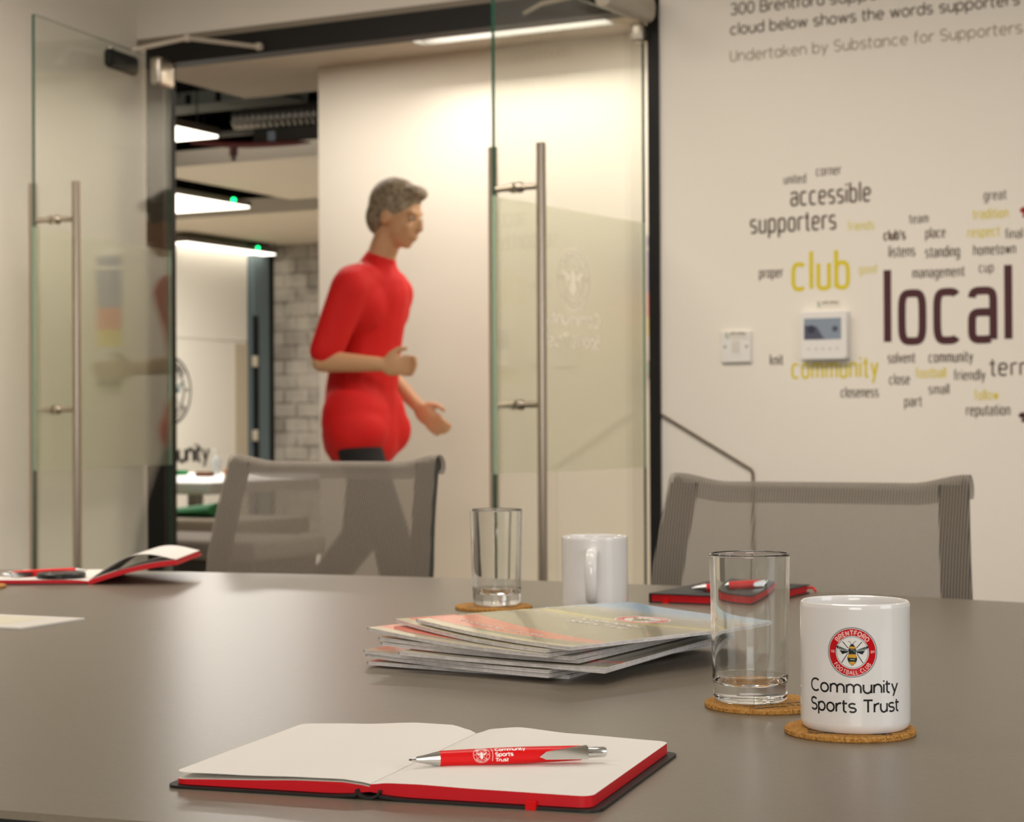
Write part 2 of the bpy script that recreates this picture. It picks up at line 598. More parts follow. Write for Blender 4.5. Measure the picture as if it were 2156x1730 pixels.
M_paper = noise_bump(mat('white_paper', '#F1EDE6', 0.75, spec=0.2), 300, 0.02, 0.0005)
M_rededge = mat('red_dyed_page_edge', '#D00418', 0.5)
M_cover = noise_bump(mat('black_soft_cover', '#1E1E1C', 0.5), 900, 0.1, 0.0003)
M_cover_in = mat('grey_inner_cover', '#4E4A44', 0.6)
M_ink = mat('black_print', '#14120F', 0.4)

# cork
M_cork = mat('cork', '#B98543', 0.85, spec=0.2)
t = NT(M_cork)
tc = t.n('ShaderNodeTexCoord')
vz = t.n('ShaderNodeTexVoronoi')
vz.inputs['Scale'].default_value = 520
nz = t.n('ShaderNodeTexNoise')
nz.inputs['Scale'].default_value = 700
t.l(tc.outputs['Object'], vz.inputs['Vector'])
t.l(tc.outputs['Object'], nz.inputs['Vector'])
base = t.ramp(vz.outputs['Color'], [(0.1, lin('#A87434')), (0.5, lin('#BD8A47')), (0.9, lin('#CB9A58'))])
spk = t.ramp(nz.outputs['Fac'], [(0.30, (0.0, 0.0, 0.0, 1)), (0.42, (1, 1, 1, 1))])
t.l(t.mixc(spk, lin('#6E441C'), base), t.bsdf.inputs['Base Color'])
bp = t.n('ShaderNodeBump')
bp.inputs['Strength'].default_value = 0.4
bp.inputs['Distance'].default_value = 0.0006
t.l(nz.outputs['Fac'], bp.inputs['Height'])
t.l(bp.outputs['Normal'], t.bsdf.inputs['Normal'])

# table laminate
M_table = mat('grey_brown_laminate', '#766D5E', 0.33, spec=0.75)
t = NT(M_table)
tc = t.n('ShaderNodeTexCoord')
nz = t.n('ShaderNodeTexNoise')
nz.inputs['Scale'].default_value = 260
nz.inputs['Detail'].default_value = 5
t.l(tc.outputs['Object'], nz.inputs['Vector'])
t.l(t.ramp(nz.outputs['Fac'], [(0.3, lin('#71685A')), (0.7, lin('#786F60'))]), t.bsdf.inputs['Base Color'])
M_tedge = mat('dark_table_edge', '#2B2A28', 0.5)

# drinking glass
M_glass = bpy.data.materials.new('clear_drinking_glass')
M_glass.use_nodes = True
t = NT(M_glass)
t.bsdf.inputs['Base Color'].default_value = (0.97, 0.985, 0.98, 1)
t.bsdf.inputs['Roughness'].default_value = 0.0
t.bsdf.inputs['Transmission Weight'].default_value = 1.0
t.bsdf.inputs['IOR'].default_value = 1.5

# door glass: clear sheet with mirror reflections growing towards grazing angles
M_pane = bpy.data.materials.new('clear_door_glass')
M_pane.use_nodes = True
t = NT(M_pane)
t.t.nodes.remove(t.bsdf)
lw = t.n('ShaderNodeLayerWeight')
lw.inputs['Blend'].default_value = 0.5
fac = t.math('ADD', t.math('MULTIPLY', t.math('POWER', lw.outputs['Facing'], 4.0), 1.0), 0.05)
tr = t.n('ShaderNodeBsdfTransparent')
tr.inputs[0].default_value = (0.97, 0.985, 0.965, 1)
gl = t.n('ShaderNodeBsdfGlossy')
gl.inputs['Roughness'].default_value = 0.0
mx = t.n('ShaderNodeMixShader')
t.l(fac, mx.inputs[0])
t.l(tr.outputs[0], mx.inputs[1])
t.l(gl.outputs[0], mx.inputs[2])
t.l(mx.outputs[0], t.out.inputs['Surface'])
M_pedge = mat('green_glass_edge', '#12402F', 0.15, spec=0.6)
M_pedge2 = mat('film_lit_glass_edge', '#7C9A80', 0.3, spec=0.5)  # paler along the film: the light it catches is put into the colour

# frosted film
M_frost = bpy.data.materials.new('frosted_film')
M_frost.use_nodes = True
t = NT(M_frost)
t.t.nodes.remove(t.bsdf)
rf = t.n('ShaderNodeBsdfRefraction')
rf.inputs['Roughness'].default_value = 0.32
rf.inputs['IOR'].default_value = 1.22
rf.inputs['Color'].default_value = (0.985, 0.99, 0.94, 1)
df = t.n('ShaderNodeBsdfDiffuse')
df.inputs['Color'].default_value = lin('#F0F0E0')
tl = t.n('ShaderNodeBsdfTranslucent')
tl.inputs['Color'].default_value = lin('#F2F2E4')
m1 = t.n('ShaderNodeMixShader')
m1.inputs[0].default_value = 0.6
t.l(df.outputs[0], m1.inputs[1])
t.l(tl.outputs[0], m1.inputs[2])
m2 = t.n('ShaderNodeMixShader')
m2.inputs[0].default_value = 0.13
t.l(rf.outputs[0], m2.inputs[1])
t.l(m1.outputs[0], m2.inputs[2])
gl = t.n('ShaderNodeBsdfGlossy')
gl.inputs['Roughness'].default_value = 0.2
lw = t.n('ShaderNodeLayerWeight')
lw.inputs['Blend'].default_value = 0.5
fac = t.math('ADD', t.math('MULTIPLY', t.math('POWER', lw.outputs['Facing'], 5.0), 0.3), 0.02)
m3 = t.n('ShaderNodeMixShader')
t.l(fac, m3.inputs[0])
t.l(m2.outputs[0], m3.inputs[1])
t.l(gl.outputs[0], m3.inputs[2])
t.l(m3.outputs[0], t.out.inputs['Surface'])


def see_through(name, color, op, rough=0.6):
    mt = mat(name, color, rough)
    t = NT(mt)
    tr = t.n('ShaderNodeBsdfTransparent')
    mx = t.n('ShaderNodeMixShader')
    mx.inputs[0].default_value = op
    t.l(tr.outputs[0], mx.inputs[1])
    t.l(t.bsdf.outputs[0], mx.inputs[2])
    t.l(mx.outputs[0], t.out.inputs['Surface'])
    return mt



# chair mesh: ribbed open weave in object space
M_mesh = mat('ribbed_grey_mesh', '#6E675C', 0.6, spec=0.3)
t = NT(M_mesh)
tc = t.n('ShaderNodeTexCoord')
sp = t.n('ShaderNodeSeparateXYZ')
t.l(tc.outputs['Object'], sp.inputs[0])
rib = t.math('ADD', t.math('MULTIPLY', t.math('SINE', t.math('MULTIPLY', sp.outputs[0], 2 * pi / 0.0046)), 0.5), 0.5)
wz = t.math('ADD', t.math('MULTIPLY', sp.outputs[1], 0.6), sp.outputs[2])
weft = t.math('ADD', t.math('MULTIPLY', t.math('SINE', t.math('MULTIPLY', wz, 2 * pi / 0.0030)), 0.5), 0.5)
solid = t.math('ADD', t.math('ADD', t.math('MULTIPLY', rib, 0.32), t.math('MULTIPLY', weft, 0.16)), 0.49)
solid = t.math('MINIMUM', solid, 1.0)
t.l(t.ramp(rib, [(0.0, lin('#4E483F')), (1.0, lin('#A69B8C'))]), t.bsdf.inputs['Base Color'])
tr = t.n('ShaderNodeBsdfTransparent')
mx = t.n('ShaderNodeMixShader')
t.l(solid, mx.inputs[0])
t.l(tr.outputs[0], mx.inputs[1])
t.l(t.bsdf.outputs[0], mx.inputs[2])
t.l(mx.outputs[0], t.out.inputs['Surface'])
M_chairframe = mat('chair_frame_grey', '#3B3936', 0.45)

# ------------------------------------------------------------------ the room shell
W = 5.3346          # plane of the wall with the doors
XL = -4.255         # plane of the wall beside the first door
HX_L, HX_R = -4.1126, -2.3126
BEAM_B, BEAM_T, STRIP_T = 2.222, 2.300, 2.322
CEIL = 2.75
struct('wall_back', MB().box(HX_R + 0.0526, 3.1, W, W + 0.1, 0, CEIL).box(XL - 0.1, HX_R + 0.0526, W, W + 0.1, STRIP_T, CEIL), wall_paint)
struct('wall_left', MB().box(XL - 0.1, XL, -2.6, W + 0.1, 0, CEIL), wall_paint)
struct('wall_front', MB().box(XL - 0.1, 3.1, -2.7, -2.6, 0, CEIL), wall_paint)
wr = MB()
wr.box(3.0, 3.1, -2.6, 0.4, 0, CEIL).box(3.0, 3.1, 2.0, W, 0, CEIL).box(3.0, 3.1, 0.4, 2.0, 0, 0.95).box(3.0, 3.1, 0.4, 2.0, 2.45, CEIL)
struct('wall_right', wr, wall_paint)
struct('floor', MB().box(XL - 0.1, 3.1, -2.7, W + 0.1, -0.1, 0), M_carpet)
struct('floor_office', MB().box(-14, 3.1, W + 0.1, 15.5, -0.1, 0).box(-14, XL - 0.1, 5.3, W + 0.1, -0.1, 0), mat('pale_bounce_floor', '#C2B9AA', 0.6))  # unseen floor made pale so that it bounces light onto the rafts
struct('ceiling', MB().box(XL - 0.1, 3.1, -2.7, W + 0.1, CEIL, CEIL + 0.1), M_ceiling)
wn = thing('window_1', None, None, (3.0, 1.2, 1.7), kind='structure')
MB().box(-.02, .06, -.8, -.75, -.75, .75).box(-.02, .06, .75, .8, -.75, .75).box(-.02, .06, -.8, .8, -.75, -.7).box(-.02, .06, -.8, .8, .7, .75).box(-.02, .06, -.025, .025, -.75, .75).build('window_frame', M_alu_p, wn, False)

# door frame: black header and jambs, grey strip above the header
struct('trim_1', MB().box(XL + 0.045, HX_R + 0.0526, W - 0.012, W + 0.06, BEAM_B, BEAM_T).box(XL + 0.05, HX_R + 0.0526, W - 0.018, W - 0.012, BEAM_B, BEAM_B + 0.008), M_black)
struct('trim_2', MB().box(XL + 0.046, -4.135, W - 0.012, W + 0.06, 0, BEAM_B), M_black)
struct('trim_3', MB().box(HX_R + 0.017, HX_R + 0.0526, W - 0.012, W + 0.02, 0, CEIL - 0.05), M_black)
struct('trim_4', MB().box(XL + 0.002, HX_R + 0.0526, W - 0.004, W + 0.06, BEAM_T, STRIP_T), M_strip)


# ------------------------------------------------------------------ glass doors
A_L = -radians(81.29)
A_R = radians(180 + 84.75)
inv2 = Matrix.Rotation(-A_R, 4, 'Z') @ Matrix.Translation((-HX_R, -W, 0))
dn = Vector((math.cos(A_R + pi / 2), math.sin(A_R + pi / 2), 0))


def on_door2(px, py):
    q = inv2 @ at_plane(px, py, (HX_R, W, 0), dn)
    return q.x, q.z


def hole_film(d, xa, xb, y0, y1, z0, z1):
    """frosted band of the second door with the badge and the lettering left clear; it reads from the corridor"""
    import numpy as np
    cu, cz = on_door2(1211, 588)
    R_ = (on_door2(1211, 521)[1] - on_door2(1211, 655)[1]) / 2
    keep = MB()
    crest(keep, R_, lambda k: (lambda a, b: (cu + a, 0, cz + b)), dict(white=1, grey=0, red=1, letter=0, dark=0, pale=1, gold=0))
    ua, za = on_door2(1268, 692)
    ub, zb = on_door2(1152, 690)
    write(keep, 'Community', ub - ua, 0.034, lambda a, b: (ua + a, 0, za + b), 0.008, 1.0, 2.0, 0.3)
    write(keep, 'Sports Trust', ub - ua, 0.034, lambda a, b: (ua + a, 0, za - 0.062 + b), 0.008, 1.0, 2.0, 0.3)
    c = 0.0022
    ru0, ru1, rz0, rz1 = ua - .02, ub + .02, za - .09, cz + R_ + .01
    nu, nz_ = int((ru1 - ru0) / c), int((rz1 - rz0) / c)
    ru1, rz1 = ru0 + nu * c, rz0 + nz_ * c
    hole = np.zeros((nz_, nu), bool)
    for f, mi in zip(keep.f, keep.m):
        if mi:
            continue
        P = np.array([(keep.v[i][0], keep.v[i][2]) for i in f])
        lo, hi = P.min(0), P.max(0)
        i0, i1 = max(0, int((lo[0] - ru0) / c)), min(nu, int((hi[0] - ru0) / c) + 1)
        j0, j1 = max(0, int((lo[1] - rz0) / c)), min(nz_, int((hi[1] - rz0) / c) + 1)
        if i0 >= i1 or j0 >= j1:
            continue
        U, Z = np.meshgrid(ru0 + (np.arange(i0, i1) + .5) * c, rz0 + (np.arange(j0, j1) + .5) * c)
        sg = []
        for k in range(len(P)):
            a, b = P[k], P[(k + 1) % len(P)]
            sg.append((b[0] - a[0]) * (Z - a[1]) - (b[1] - a[1]) * (U - a[0]))
        sg = np.array(sg)
        hole[j0:j1, i0:i1] |= (sg >= -1e-9).all(0) | (sg <= 1e-9).all(0)
    mb = MB()

    def sheet(u0, u1, w0, w1):
        mb.add([(u0, y0, w0), (u1, y0, w0), (u1, y0, w1), (u0, y0, w1)], [(0, 1, 2, 3)])
        mb.add([(u0, y1, w0), (u1, y1, w0), (u1, y1, w1), (u0, y1, w1)], [(3, 2, 1, 0)])
    sheet(xa, ru0, z0, z1)
    sheet(ru1, xb, z0, z1)
    sheet(ru0, ru1, z0, rz0)
    sheet(ru0, ru1, rz1, z1)
    for j in range(nz_):
        i = 0
        while i < nu:
            if hole[j, i]:
                i += 1
                continue
            k = i
            while k < nu and not hole[j, k]:
                k += 1
            sheet(ru0 + i * c, ru0 + k * c, rz0 + j * c, rz0 + (j + 1) * c)
            i = k
    o = mb.build('frosted_film', M_frost, d, False)
    o['label'] = 'frosted band with a clear bee badge and lettering'


def glass_door(name, hx, ang, width, ztop, lettered):
    """local x runs from the hinge to the free edge, local +y is the face towards the camera"""
    d = thing(name, None, None, (hx, W, 0), ang, kind='structure')
    th = 0.010
    x0, x1 = 0.004, width
    zs = [0.012, 0.825, 1.5726, ztop]
    g = MB()
    for yy in (-th / 2, th / 2):
        f = (0, 1, 2, 3) if yy < 0 else (3, 2, 1, 0)
        g.add([(x0, yy, zs[0]), (x1, yy, zs[0]), (x1, yy, zs[3]), (x0, yy, zs[3])], [f], 0)
    for i in range(3):
        mi = 2 if i == 1 else 1
        g.add([(x1, -th / 2, zs[i]), (x1, th / 2, zs[i]), (x1, th / 2, zs[i + 1]), (x1, -th / 2, zs[i + 1])], [(0, 1, 2, 3)], mi)
        g.add([(x0, -th / 2, zs[i]), (x0, th / 2, zs[i]), (x0, th / 2, zs[i + 1]), (x0, -th / 2, zs[i + 1])], [(3, 2, 1, 0)], mi)
    g.add([(x0, -th / 2, ztop), (x1, -th / 2, ztop), (x1, th / 2, ztop), (x0, th / 2, ztop)], [(0, 1, 2, 3)], 1)
    g.add([(x0, -th / 2, zs[0]), (x1, -th / 2, zs[0]), (x1, th / 2, zs[0]), (x0, th / 2, zs[0])], [(3, 2, 1, 0)], 1)
    g.build('glass_panel', [M_pane, M_pedge, M_pedge2], d, False)
    if lettered:
        hole_film(d, x0 + .002, x1 - .001, -th / 2 - 0.0016, -th / 2 - 0.0006, zs[1], zs[2])
        ff = None
    else:
        ff = MB().box(x0 + .002, x1 - .001, -th / 2 - 0.0016, -th / 2 - 0.0006, zs[1], zs[2]).build('frosted_film', M_frost, d, False)
    if ff:
        ff['label'] = 'frosted band across the middle of the glass'
    # back to back pull handles with stand-offs through the glass
    hxx = width - 0.115
    for s in (1, -1):
        hb = MB().tube([(hxx, s * 0.078, 0.30), (hxx, s * 0.078, 1.722)], 0.0135, 20).build('pull_handle', M_steel, d)
        for z in (0.40, 1.012, 1.605):
            q = MB()
            q.tube([(hxx, s * 0.0055, z), (hxx, s * 0.066, z)], 0.0085, 14)
            q.tube([(hxx, s * 0.0055, z), (hxx, s * 0.016, z)], 0.0145, 16)
            q.tube([(hxx, s * 0.016, z), (hxx, s * 0.022, z)], [0.0145, 0.010], 16)
            q.build('standoff', M_steel, hb)
    return d


d1 = glass_door('door_1', HX_L, A_L, 0.8536, 2.225, False)
d2 = glass_door('door_2', HX_R, A_R, 0.8402, 2.185, True)

# fittings of the first door: clamp at the top corner, closer body and folding arm
pf = MB().rbox(0.004, 0.105, -0.022, 0.022, 2.135, 2.232, 0.012)
pf.build('patch_fitting', M_alu, d1)['label'] = 'square metal clamp at the top hinge corner'
cb = MB().rbox(0.185, 0.375, -0.045, -0.012, 2.150, 2.215, 0.016)
cbo = cb.build('closer_body', M_black, d1)
MB().lathe([(0, 0), (0.012, 0), (0.012, 0.006), (0, 0.006)], 16).build('closer_screw', M_alu, cbo, loc=(0.35, -0.03, 2.214))
inv = Matrix.Rotation(-A_L, 4, 'Z') @ Matrix.Translation((-HX_L, -W, 0))
pA, pB, pC = Vector((-3.995, 4.98, 2.20)), Vector((-3.845, 5.08, 2.243)), Vector((-3.717, 5.312, 2.242))
MB().tube([inv @ pA, inv @ pB], 0.0075, 10).tube([inv @ pB - Vector((0, 0, .010)), inv @ pB + Vector((0, 0, .010))], 0.011, 12).tube([inv @ pB, inv @ pC], 0.0075, 10).build('closer_arm', M_alu_p, d1)
MB().rbox(-0.018, 0.018, -0.012, 0.012, -0.012, 0.012, 0.006).build('arm_bracket', M_alu_p, d1, loc=inv @ pC)
# second door: rounded closer on the face near the hinge
cb = MB()
loops = []
for x, k in ((0.030, 0.3), (0.034, 0.75), (0.045, 1.0), (0.175, 1.0), (0.18, 0.92), (0.31, 0.92), (0.318, 0.6)):
    L = []
    for j in range(24):
        a = 2 * pi * j / 24
        L.append((x, 0.036 + 0.030 * k * math.copysign(abs(cos(a)) ** 0.7, cos(a)), 2.212 + 0.040 * k * math.copysign(abs(sin(a)) ** 0.7, sin(a))))
    loops.append(L)
cb.loft(loops, 0, True, True, True)
bm_fix(cb.build('closer_body', M_alu_p, d2))
pB, pC = at(1140, 8, 'z', 2.262), at(1105, 28, 'y', W - 0.016)
MB().tube([(0.20, 0.03, 2.255), inv2 @ pB], 0.0075, 10).tube([inv2 @ pB, inv2 @ pC], 0.0075, 10).build('closer_arm', M_alu_p, d2)
MB().rbox(0.006, 0.05, -0.02, 0.02, 2.12, 2.176, 0.008).build('patch_fitting', M_alu, d2)

# ------------------------------------------------------------------ corridor and office beyond the doors
M_cream = noise_bump(mat('corridor_paint', '#EFE7D8', 0.85, spec=0.2), 120, 0.04, 0.001)
YC = 7.30
struct('wall_corridor', MB().box(-4.785, 3.0, YC, YC + 0.12, 0, 2.6), M_cream)
struct('ceiling_corridor', MB().box(-5.56, 3.0, W + 0.1, 6.995, 2.6, 2.7).box(-5.56, 3.0, 7.105, 7.82, 2.6, 2.7).box(-5.56, -4.12, 6.995, 7.105, 2.6, 2.7).box(-3.20, 3.0, 6.995, 7.105, 2.6, 2.7), mat('corridor_ceiling_paint', '#B5A998', 0.9, spec=0.2))
struct('wall_corridor_end', MB().box(2.9, 3.0, W + 0.1, YC, 0, 2.6), M_cream)

# recessed linear lamp in the corridor ceiling
ll = thing('linear_ceiling_light', 'thin bright linear lamp recessed in the corridor ceiling behind the glass doors', 'ceiling light', (-3.66, 7.05, 2.6))
MB().box(-.46, .46, -.055, .055, 0.078, 0.10).build('lamp_tray', M_alu_p, ll, False)
MB().box(-.462, .462, -.057, -.050, 0.0, 0.078).box(-.462, .462, .050, .055, 0.0, 0.078).box(-.462, -.455, -.05, .05, 0, .078).box(.455, .462, -.05, .05, 0, .078).build('reflector', mat('grey_reflector', '#413E38', 0.55), ll, False)

# coloured poster on the corridor wall, seen in the gap beside the second door
po = thing('poster', 'narrow poster of purple, red, yellow and white bands in the gap behind the door', 'poster', (-3.146, YC, 1.44))
bands = [(1.765, 1.742, 'white'), (1.742, 1.698, 'purple'), (1.698, 1.682, 'white'), (1.682, 1.505, 'purple'), (1.505, 1.405, 'red'), (1.405, 1.328, 'yellow'),
         (1.328, 1.222, 'white'), (1.222, 1.208, 'dark'), (1.208, 1.172, 'green'), (1.172, 1.145, 'dark')]
BC = dict(white='#E8E2DA', purple='#5B529E', red='#E23A22', yellow='#E8CF1A', dark='#5A3A34', green='#1F8A50')
for za_, zb_, k in bands:
    MB().box(0, 0.11, -0.012, -0.001, zb_ - 1.44, za_ - 1.44).build('colour_band', mat('poster_' + k, BC[k], 0.5), po, False)

# office behind: exposed dark ceiling, plasterboard rafts, panels of light
struct('ceiling_void', MB().box(-14, 3.0, 7.9, 15.5, 3.75, 3.85), mat('dark_soffit', '#1A1816', 0.9))
struct('wall_office_far', MB().box(-14, 3, 15.4, 15.5, 0, 3.8), mat('dark_office_wall', '#5A544A', 0.9))
struct('wall_office_side', MB().box(-14, -13.9, 5.4, 15.5, 0, 3.8), mat('dark_office_wall', '#5A544A', 0.9))
M_raft = mat('raft_paint', '#CFC4B2', 0.9, spec=0.2)
struct('ceiling_raft_front', MB().box(-7.75, 1.0, 9.68, 11.46, 2.6, 2.70), M_raft)
struct('ceiling_raft_rear', MB().box(-11.5, 1.0, 12.1, 15.0, 2.6, 2.72), M_raft)

# white partition with the badge of the club and its lettering
XP = -9.9
M_part = mat('partition_white', '#DAD5CA', 0.7)
wp = struct('wall_partition', MB().box(XP - 0.12, XP, 7.5, 13.94, 0, 1.70).box(XP - 0.12, XP, 7.5, 13.94, 1.715, 2.6).box(XP - 0.12, XP - 0.01, 7.5, 13.94, 1.70, 1.715), M_part)
MB().box(XP, XP + 0.012, 13.74, 13.93, 0, 1.69).build('edge_board', mat('partition_edge', '#B9AD98', 0.7), wp, False)
bd = thing('wall_badge', 'black outlined round bee badge printed on the white office partition', 'wall logo', (XP + 0.003, 12.82, 1.265))
IB = dict(white=0, grey=1, red=0, letter=1, dark=2, pale=0, gold=0)
bb = MB()
crest(bb, 0.290, lambda k: (lambda a, b: (0.0008 * k, a, b)), IB, False)
bb.build('badge_print', [M_part, mat('partition_ink', '#2A2723', 0.6), mat('partition_teal', '#2C5F66', 0.6)], bd, False)
ring_ = MB()
ring(ring_, 0.272, 0.290, lambda a, b: (0.004, a, b), 0, 64)
ring(ring_, 0.19, 0.2, lambda a, b: (0.004, a, b), 0, 64)
ring_.build('badge_outline', MATS['partition_ink'], bd, False)
u0, u1 = at(365, 967, 'x', XP), at(441, 955, 'x', XP)
wl = MB()
write(wl, 'Community', 1.06, 0.135, lambda a, b: (0, a - 0.53, b), 0.032, 1.0, 2.0, 0.3)
tag(wl.build('wall_lettering', MATS['partition_ink'], None, False, loc=(XP + 0.003, u1.y - 0.53, 0.65)), 'black word Community under the bee badge on the white office partition', 'wall lettering')

M_col = mat('blue_grey_steel', '#66757A', 0.5)
pc = thing('steel_column', 'blue grey steel column between white partition and brick wall', 'column', (-9.98, 14.15, 0))
MB().box(-.10, .09, -.12, .12, 0, 2.6).build('column_body', M_col, pc, False)
MB().box(-.105, -.06, -.135, -.12, 0, 2.45).build('black_edge_strip', M_black, pc, False)
MB().box(.09, .125, -.14, -.1, 0, 1.95).build('black_edge_strip', M_black, pc, False)
for z in (0.83, 1.49):
    MB().rbox(.09, .15, -.17, -.14, z, z + 0.10, 0.01).build('hinge', M_alu_p, pc)

M_brick = mat('whitewashed_brick', '#8E877E', 0.9, spec=0.2)
t = NT(M_brick)
tc = t.n('ShaderNodeTexCoord')
mp = t.n('ShaderNodeMapping')
mp.inputs['Rotation'].default_value = (radians(90), 0, 0)
t.l(tc.outputs['Object'], mp.inputs[0])
bk = t.n('ShaderNodeTexBrick')
bk.inputs['Scale'].default_value = 1.0
bk.inputs['Brick Width'].default_value = 0.26
bk.inputs['Row Height'].default_value = 0.13
bk.inputs['Mortar Size'].default_value = 0.012
bk.inputs['Color1'].default_value = lin('#9C958B')
bk.inputs['Color2'].default_value = lin('#857E76')
bk.inputs['Mortar'].default_value = lin('#6E675F')
t.l(mp.outputs[0], bk.inputs['Vector'])
nz = t.n('ShaderNodeTexNoise')
nz.inputs['Scale'].default_value = 5
nz.inputs['Detail'].default_value = 6
t.l(tc.outputs['Object'], nz.inputs['Vector'])
t.l(t.mixc(t.ramp(nz.outputs['Fac'], [(0.4, (0, 0, 0, 1)), (0.62, (0.55, 0.55, 0.55, 1))]), bk.outputs['Color'], lin('#B8B0A4')), t.bsdf.inputs['Base Color'])
bp = t.n('ShaderNodeBump')
bp.inputs['Strength'].default_value = 0.6
bp.inputs['Distance'].default_value = 0.02
t.l(bk.outputs['Fac'], bp.inputs['Height'])
bp.invert = True
t.l(bp.outputs['Normal'], t.bsdf.inputs['Normal'])
struct('wall_brick', MB().box(-9.86, 1.0, 14.3, 14.45, 0, 2.6), M_brick)

# light panels with green indicator lamps
M_panel = mat('lit_panel', '#FFFFFF', 0.4, emit='#FFF6E6', estr=3.5)
M_green = mat('green_indicator', '#0CFF7A', 0.4, emit='#08F080', estr=5.0)
for (cx, cy, ln, lab, led) in ((-6.06, 8.27, 1.3, 'lit ceiling panel hanging just above the red sprinkler pipe', None),
                               (-7.82, 11.04, 1.3, 'lit ceiling panel between the two white ceiling rafts, topped by a green indicator', (492, 421)),
                               (-9.76, 14.18, 1.3, 'lit ceiling panel beside the brick wall, topped by a green indicator', (543, 522))):
    p = thing('ceiling_light_panel', lab, 'ceiling light', (cx - 0.32, cy - ln / 2, 2.5), group='lit panels in the office ceiling')
    MB().box(-.32, .32, -ln / 2, ln / 2, 0, 0.012).build('diffuser', M_panel, p, False)
    MB().box(-.33, .33, -ln / 2 - .01, ln / 2 + .01, 0.012, 0.05).build('housing', mat('panel_housing', '#6E675E', 0.5), p, False)
    MB().tube([(0, -.4, .05), (0, -.4, 0.12 if cy > 12 else 1.25)], 0.006, 6).tube([(0, .4, .05), (0, .4, 0.10 if cy > 12 else 1.25)], 0.006, 6).build('hanger', M_black, p)
    if led:
        q = at(led[0], led[1], 'y', cy - 0.45) - Vector(p.location)
        MB().lathe([(0, -.016), (0.012, -.011), (0.016, 0), (0.012, .011), (0, .016)], 12).build('indicator_lamp', M_green, p, loc=q)

# services in the ceiling void
M_duct = mat('galvanised_duct', '#9A948B', 0.4, metal=0.8)
M_duct_d = mat('dark_duct', '#4A463F', 0.5)
def on_plane(px, py, z):
    return at(px, py, 'z', z)


q = on_plane(612, 243, 3.15)
dt = thing('air_duct', 'silver foil air duct with ridges in the dark ceiling void', 'air duct', q)
loops = []
for i in range(41):
    x = -.42 + .95 * i / 40
    r_ = .085 + .010 * (i % 2)
    loops.append([(x, .12 * x + r_ * cos(2 * pi * j / 20), r_ * sin(2 * pi * j / 20)) for j in range(20)])
MB().loft(loops, 0, True, True, True).build('duct_body', M_duct, dt)
for x in (-.3, .4):
    MB().tube([(x, .12 * x, .08), (x, .12 * x, 3.75 - q.z)], .006, 6).build('hanger', M_black, dt)
q = on_plane(430, 226, 3.15)
ct = thing('cable_tray', 'pale slotted cable tray under the dark office soffit', 'cable tray', q)
tr = MB().box(-1.0, .75, -.15, .15, -.006, 0).box(-1.0, .75, .14, .15, 0, .06)
for k in range(7):
    tr.box(-1.0 + k * .25, -.80 + k * .25, -.15, -.14, 0, .07)
tr.box(-1.0, .75, -.15, -.14, .07, .085)
tr.build('tray', mat('tray_steel', '#8E9188', 0.5, metal=0.2), ct, False)
for k in range(3):
    MB().tube([(-.8 + k * .7, -.145, .05), (-.8 + k * .7, -.145, 3.75 - q.z)], .008, 8).build('hanger', M_black, ct)
q = on_plane(575, 272, 3.0)
cd_ = thing('conduit', 'long pale conduit below the silver foil duct', 'conduit', q)
MB().tube([(-.75, 0, 0), (1.0, .05, .0)], .022, 12).build('conduit_tube', mat('conduit_grey', '#A59F96', 0.5), cd_)
for x in (-.6, .8):
    MB().tube([(x, .02, .02), (x, .02, 3.75 - q.z)], .006, 6).build('hanger', M_black, cd_)
q = on_plane(615, 318, 2.74)
bd_ = thing('ventilation_box', 'dark boxy ventilation unit resting over the white ceiling raft', 'ventilation unit', (q.x, q.y + .35, 2.70))
MB().rbox(-.35, 1.1, -.3, .3, .0, .22, .02).build('casing', M_duct_d, bd_)
MB().rbox(-.22, -.16, -.315, -.30, .10, .19, .006).build('label_plate', mat('pale_plate', '#A9B4BC', 0.5), bd_)
q = on_plane(492, 308, 2.70)
sp_ = thing('sprinkler_pipe', 'dark red sprinkler pipe with drop head just above the front ceiling raft', 'pipe', q)
M_pipe = mat('dark_red_pipe', '#4A120B', 0.5)
MB().tube([(-.32, 0, 0.055), (-.05, 0, 0.015), (.12, 0, 0.0), (1.1, .05, -0.035)], 0.02, 14).build('pipe', M_pipe, sp_)
for hx_, hz_ in ((-.28, .06), (.9, -.01)):
    MB().tube([(hx_, 0 if hx_ < 0 else .04, hz_), (hx_, 0 if hx_ < 0 else .04, 3.75 - q.z)], .005, 6).build('hanger', M_black, sp_)
MB().tube([(0.0, 0, 0.01), (0.0, 0, -.06)], 0.026, 12).tube([(0.0, 0, -.06), (0.0, 0, -.09)], 0.012, 10).build('drop_head', M_pipe, sp_)

# white counter with things on it, upholstered benches in front
ctn = thing('white_counter', 'long white counter standing before the office partition', 'counter', (-7.0, 9.1, 0))
M_white = mat('white_laminate', '#E2DFDA', 0.4)
MB().rbox(-1.3, 1.0, -1.0, .8, .600, .665, .015).build('counter_top', M_white, ctn)
for x in (-1.1, .8):
    for y in (-.85, .65):
        MB().box(x - .03, x + .03, y - .03, y + .03, 0, .6).build('leg', mat('counter_leg', '#D2CCC4', 0.5), ctn, False)


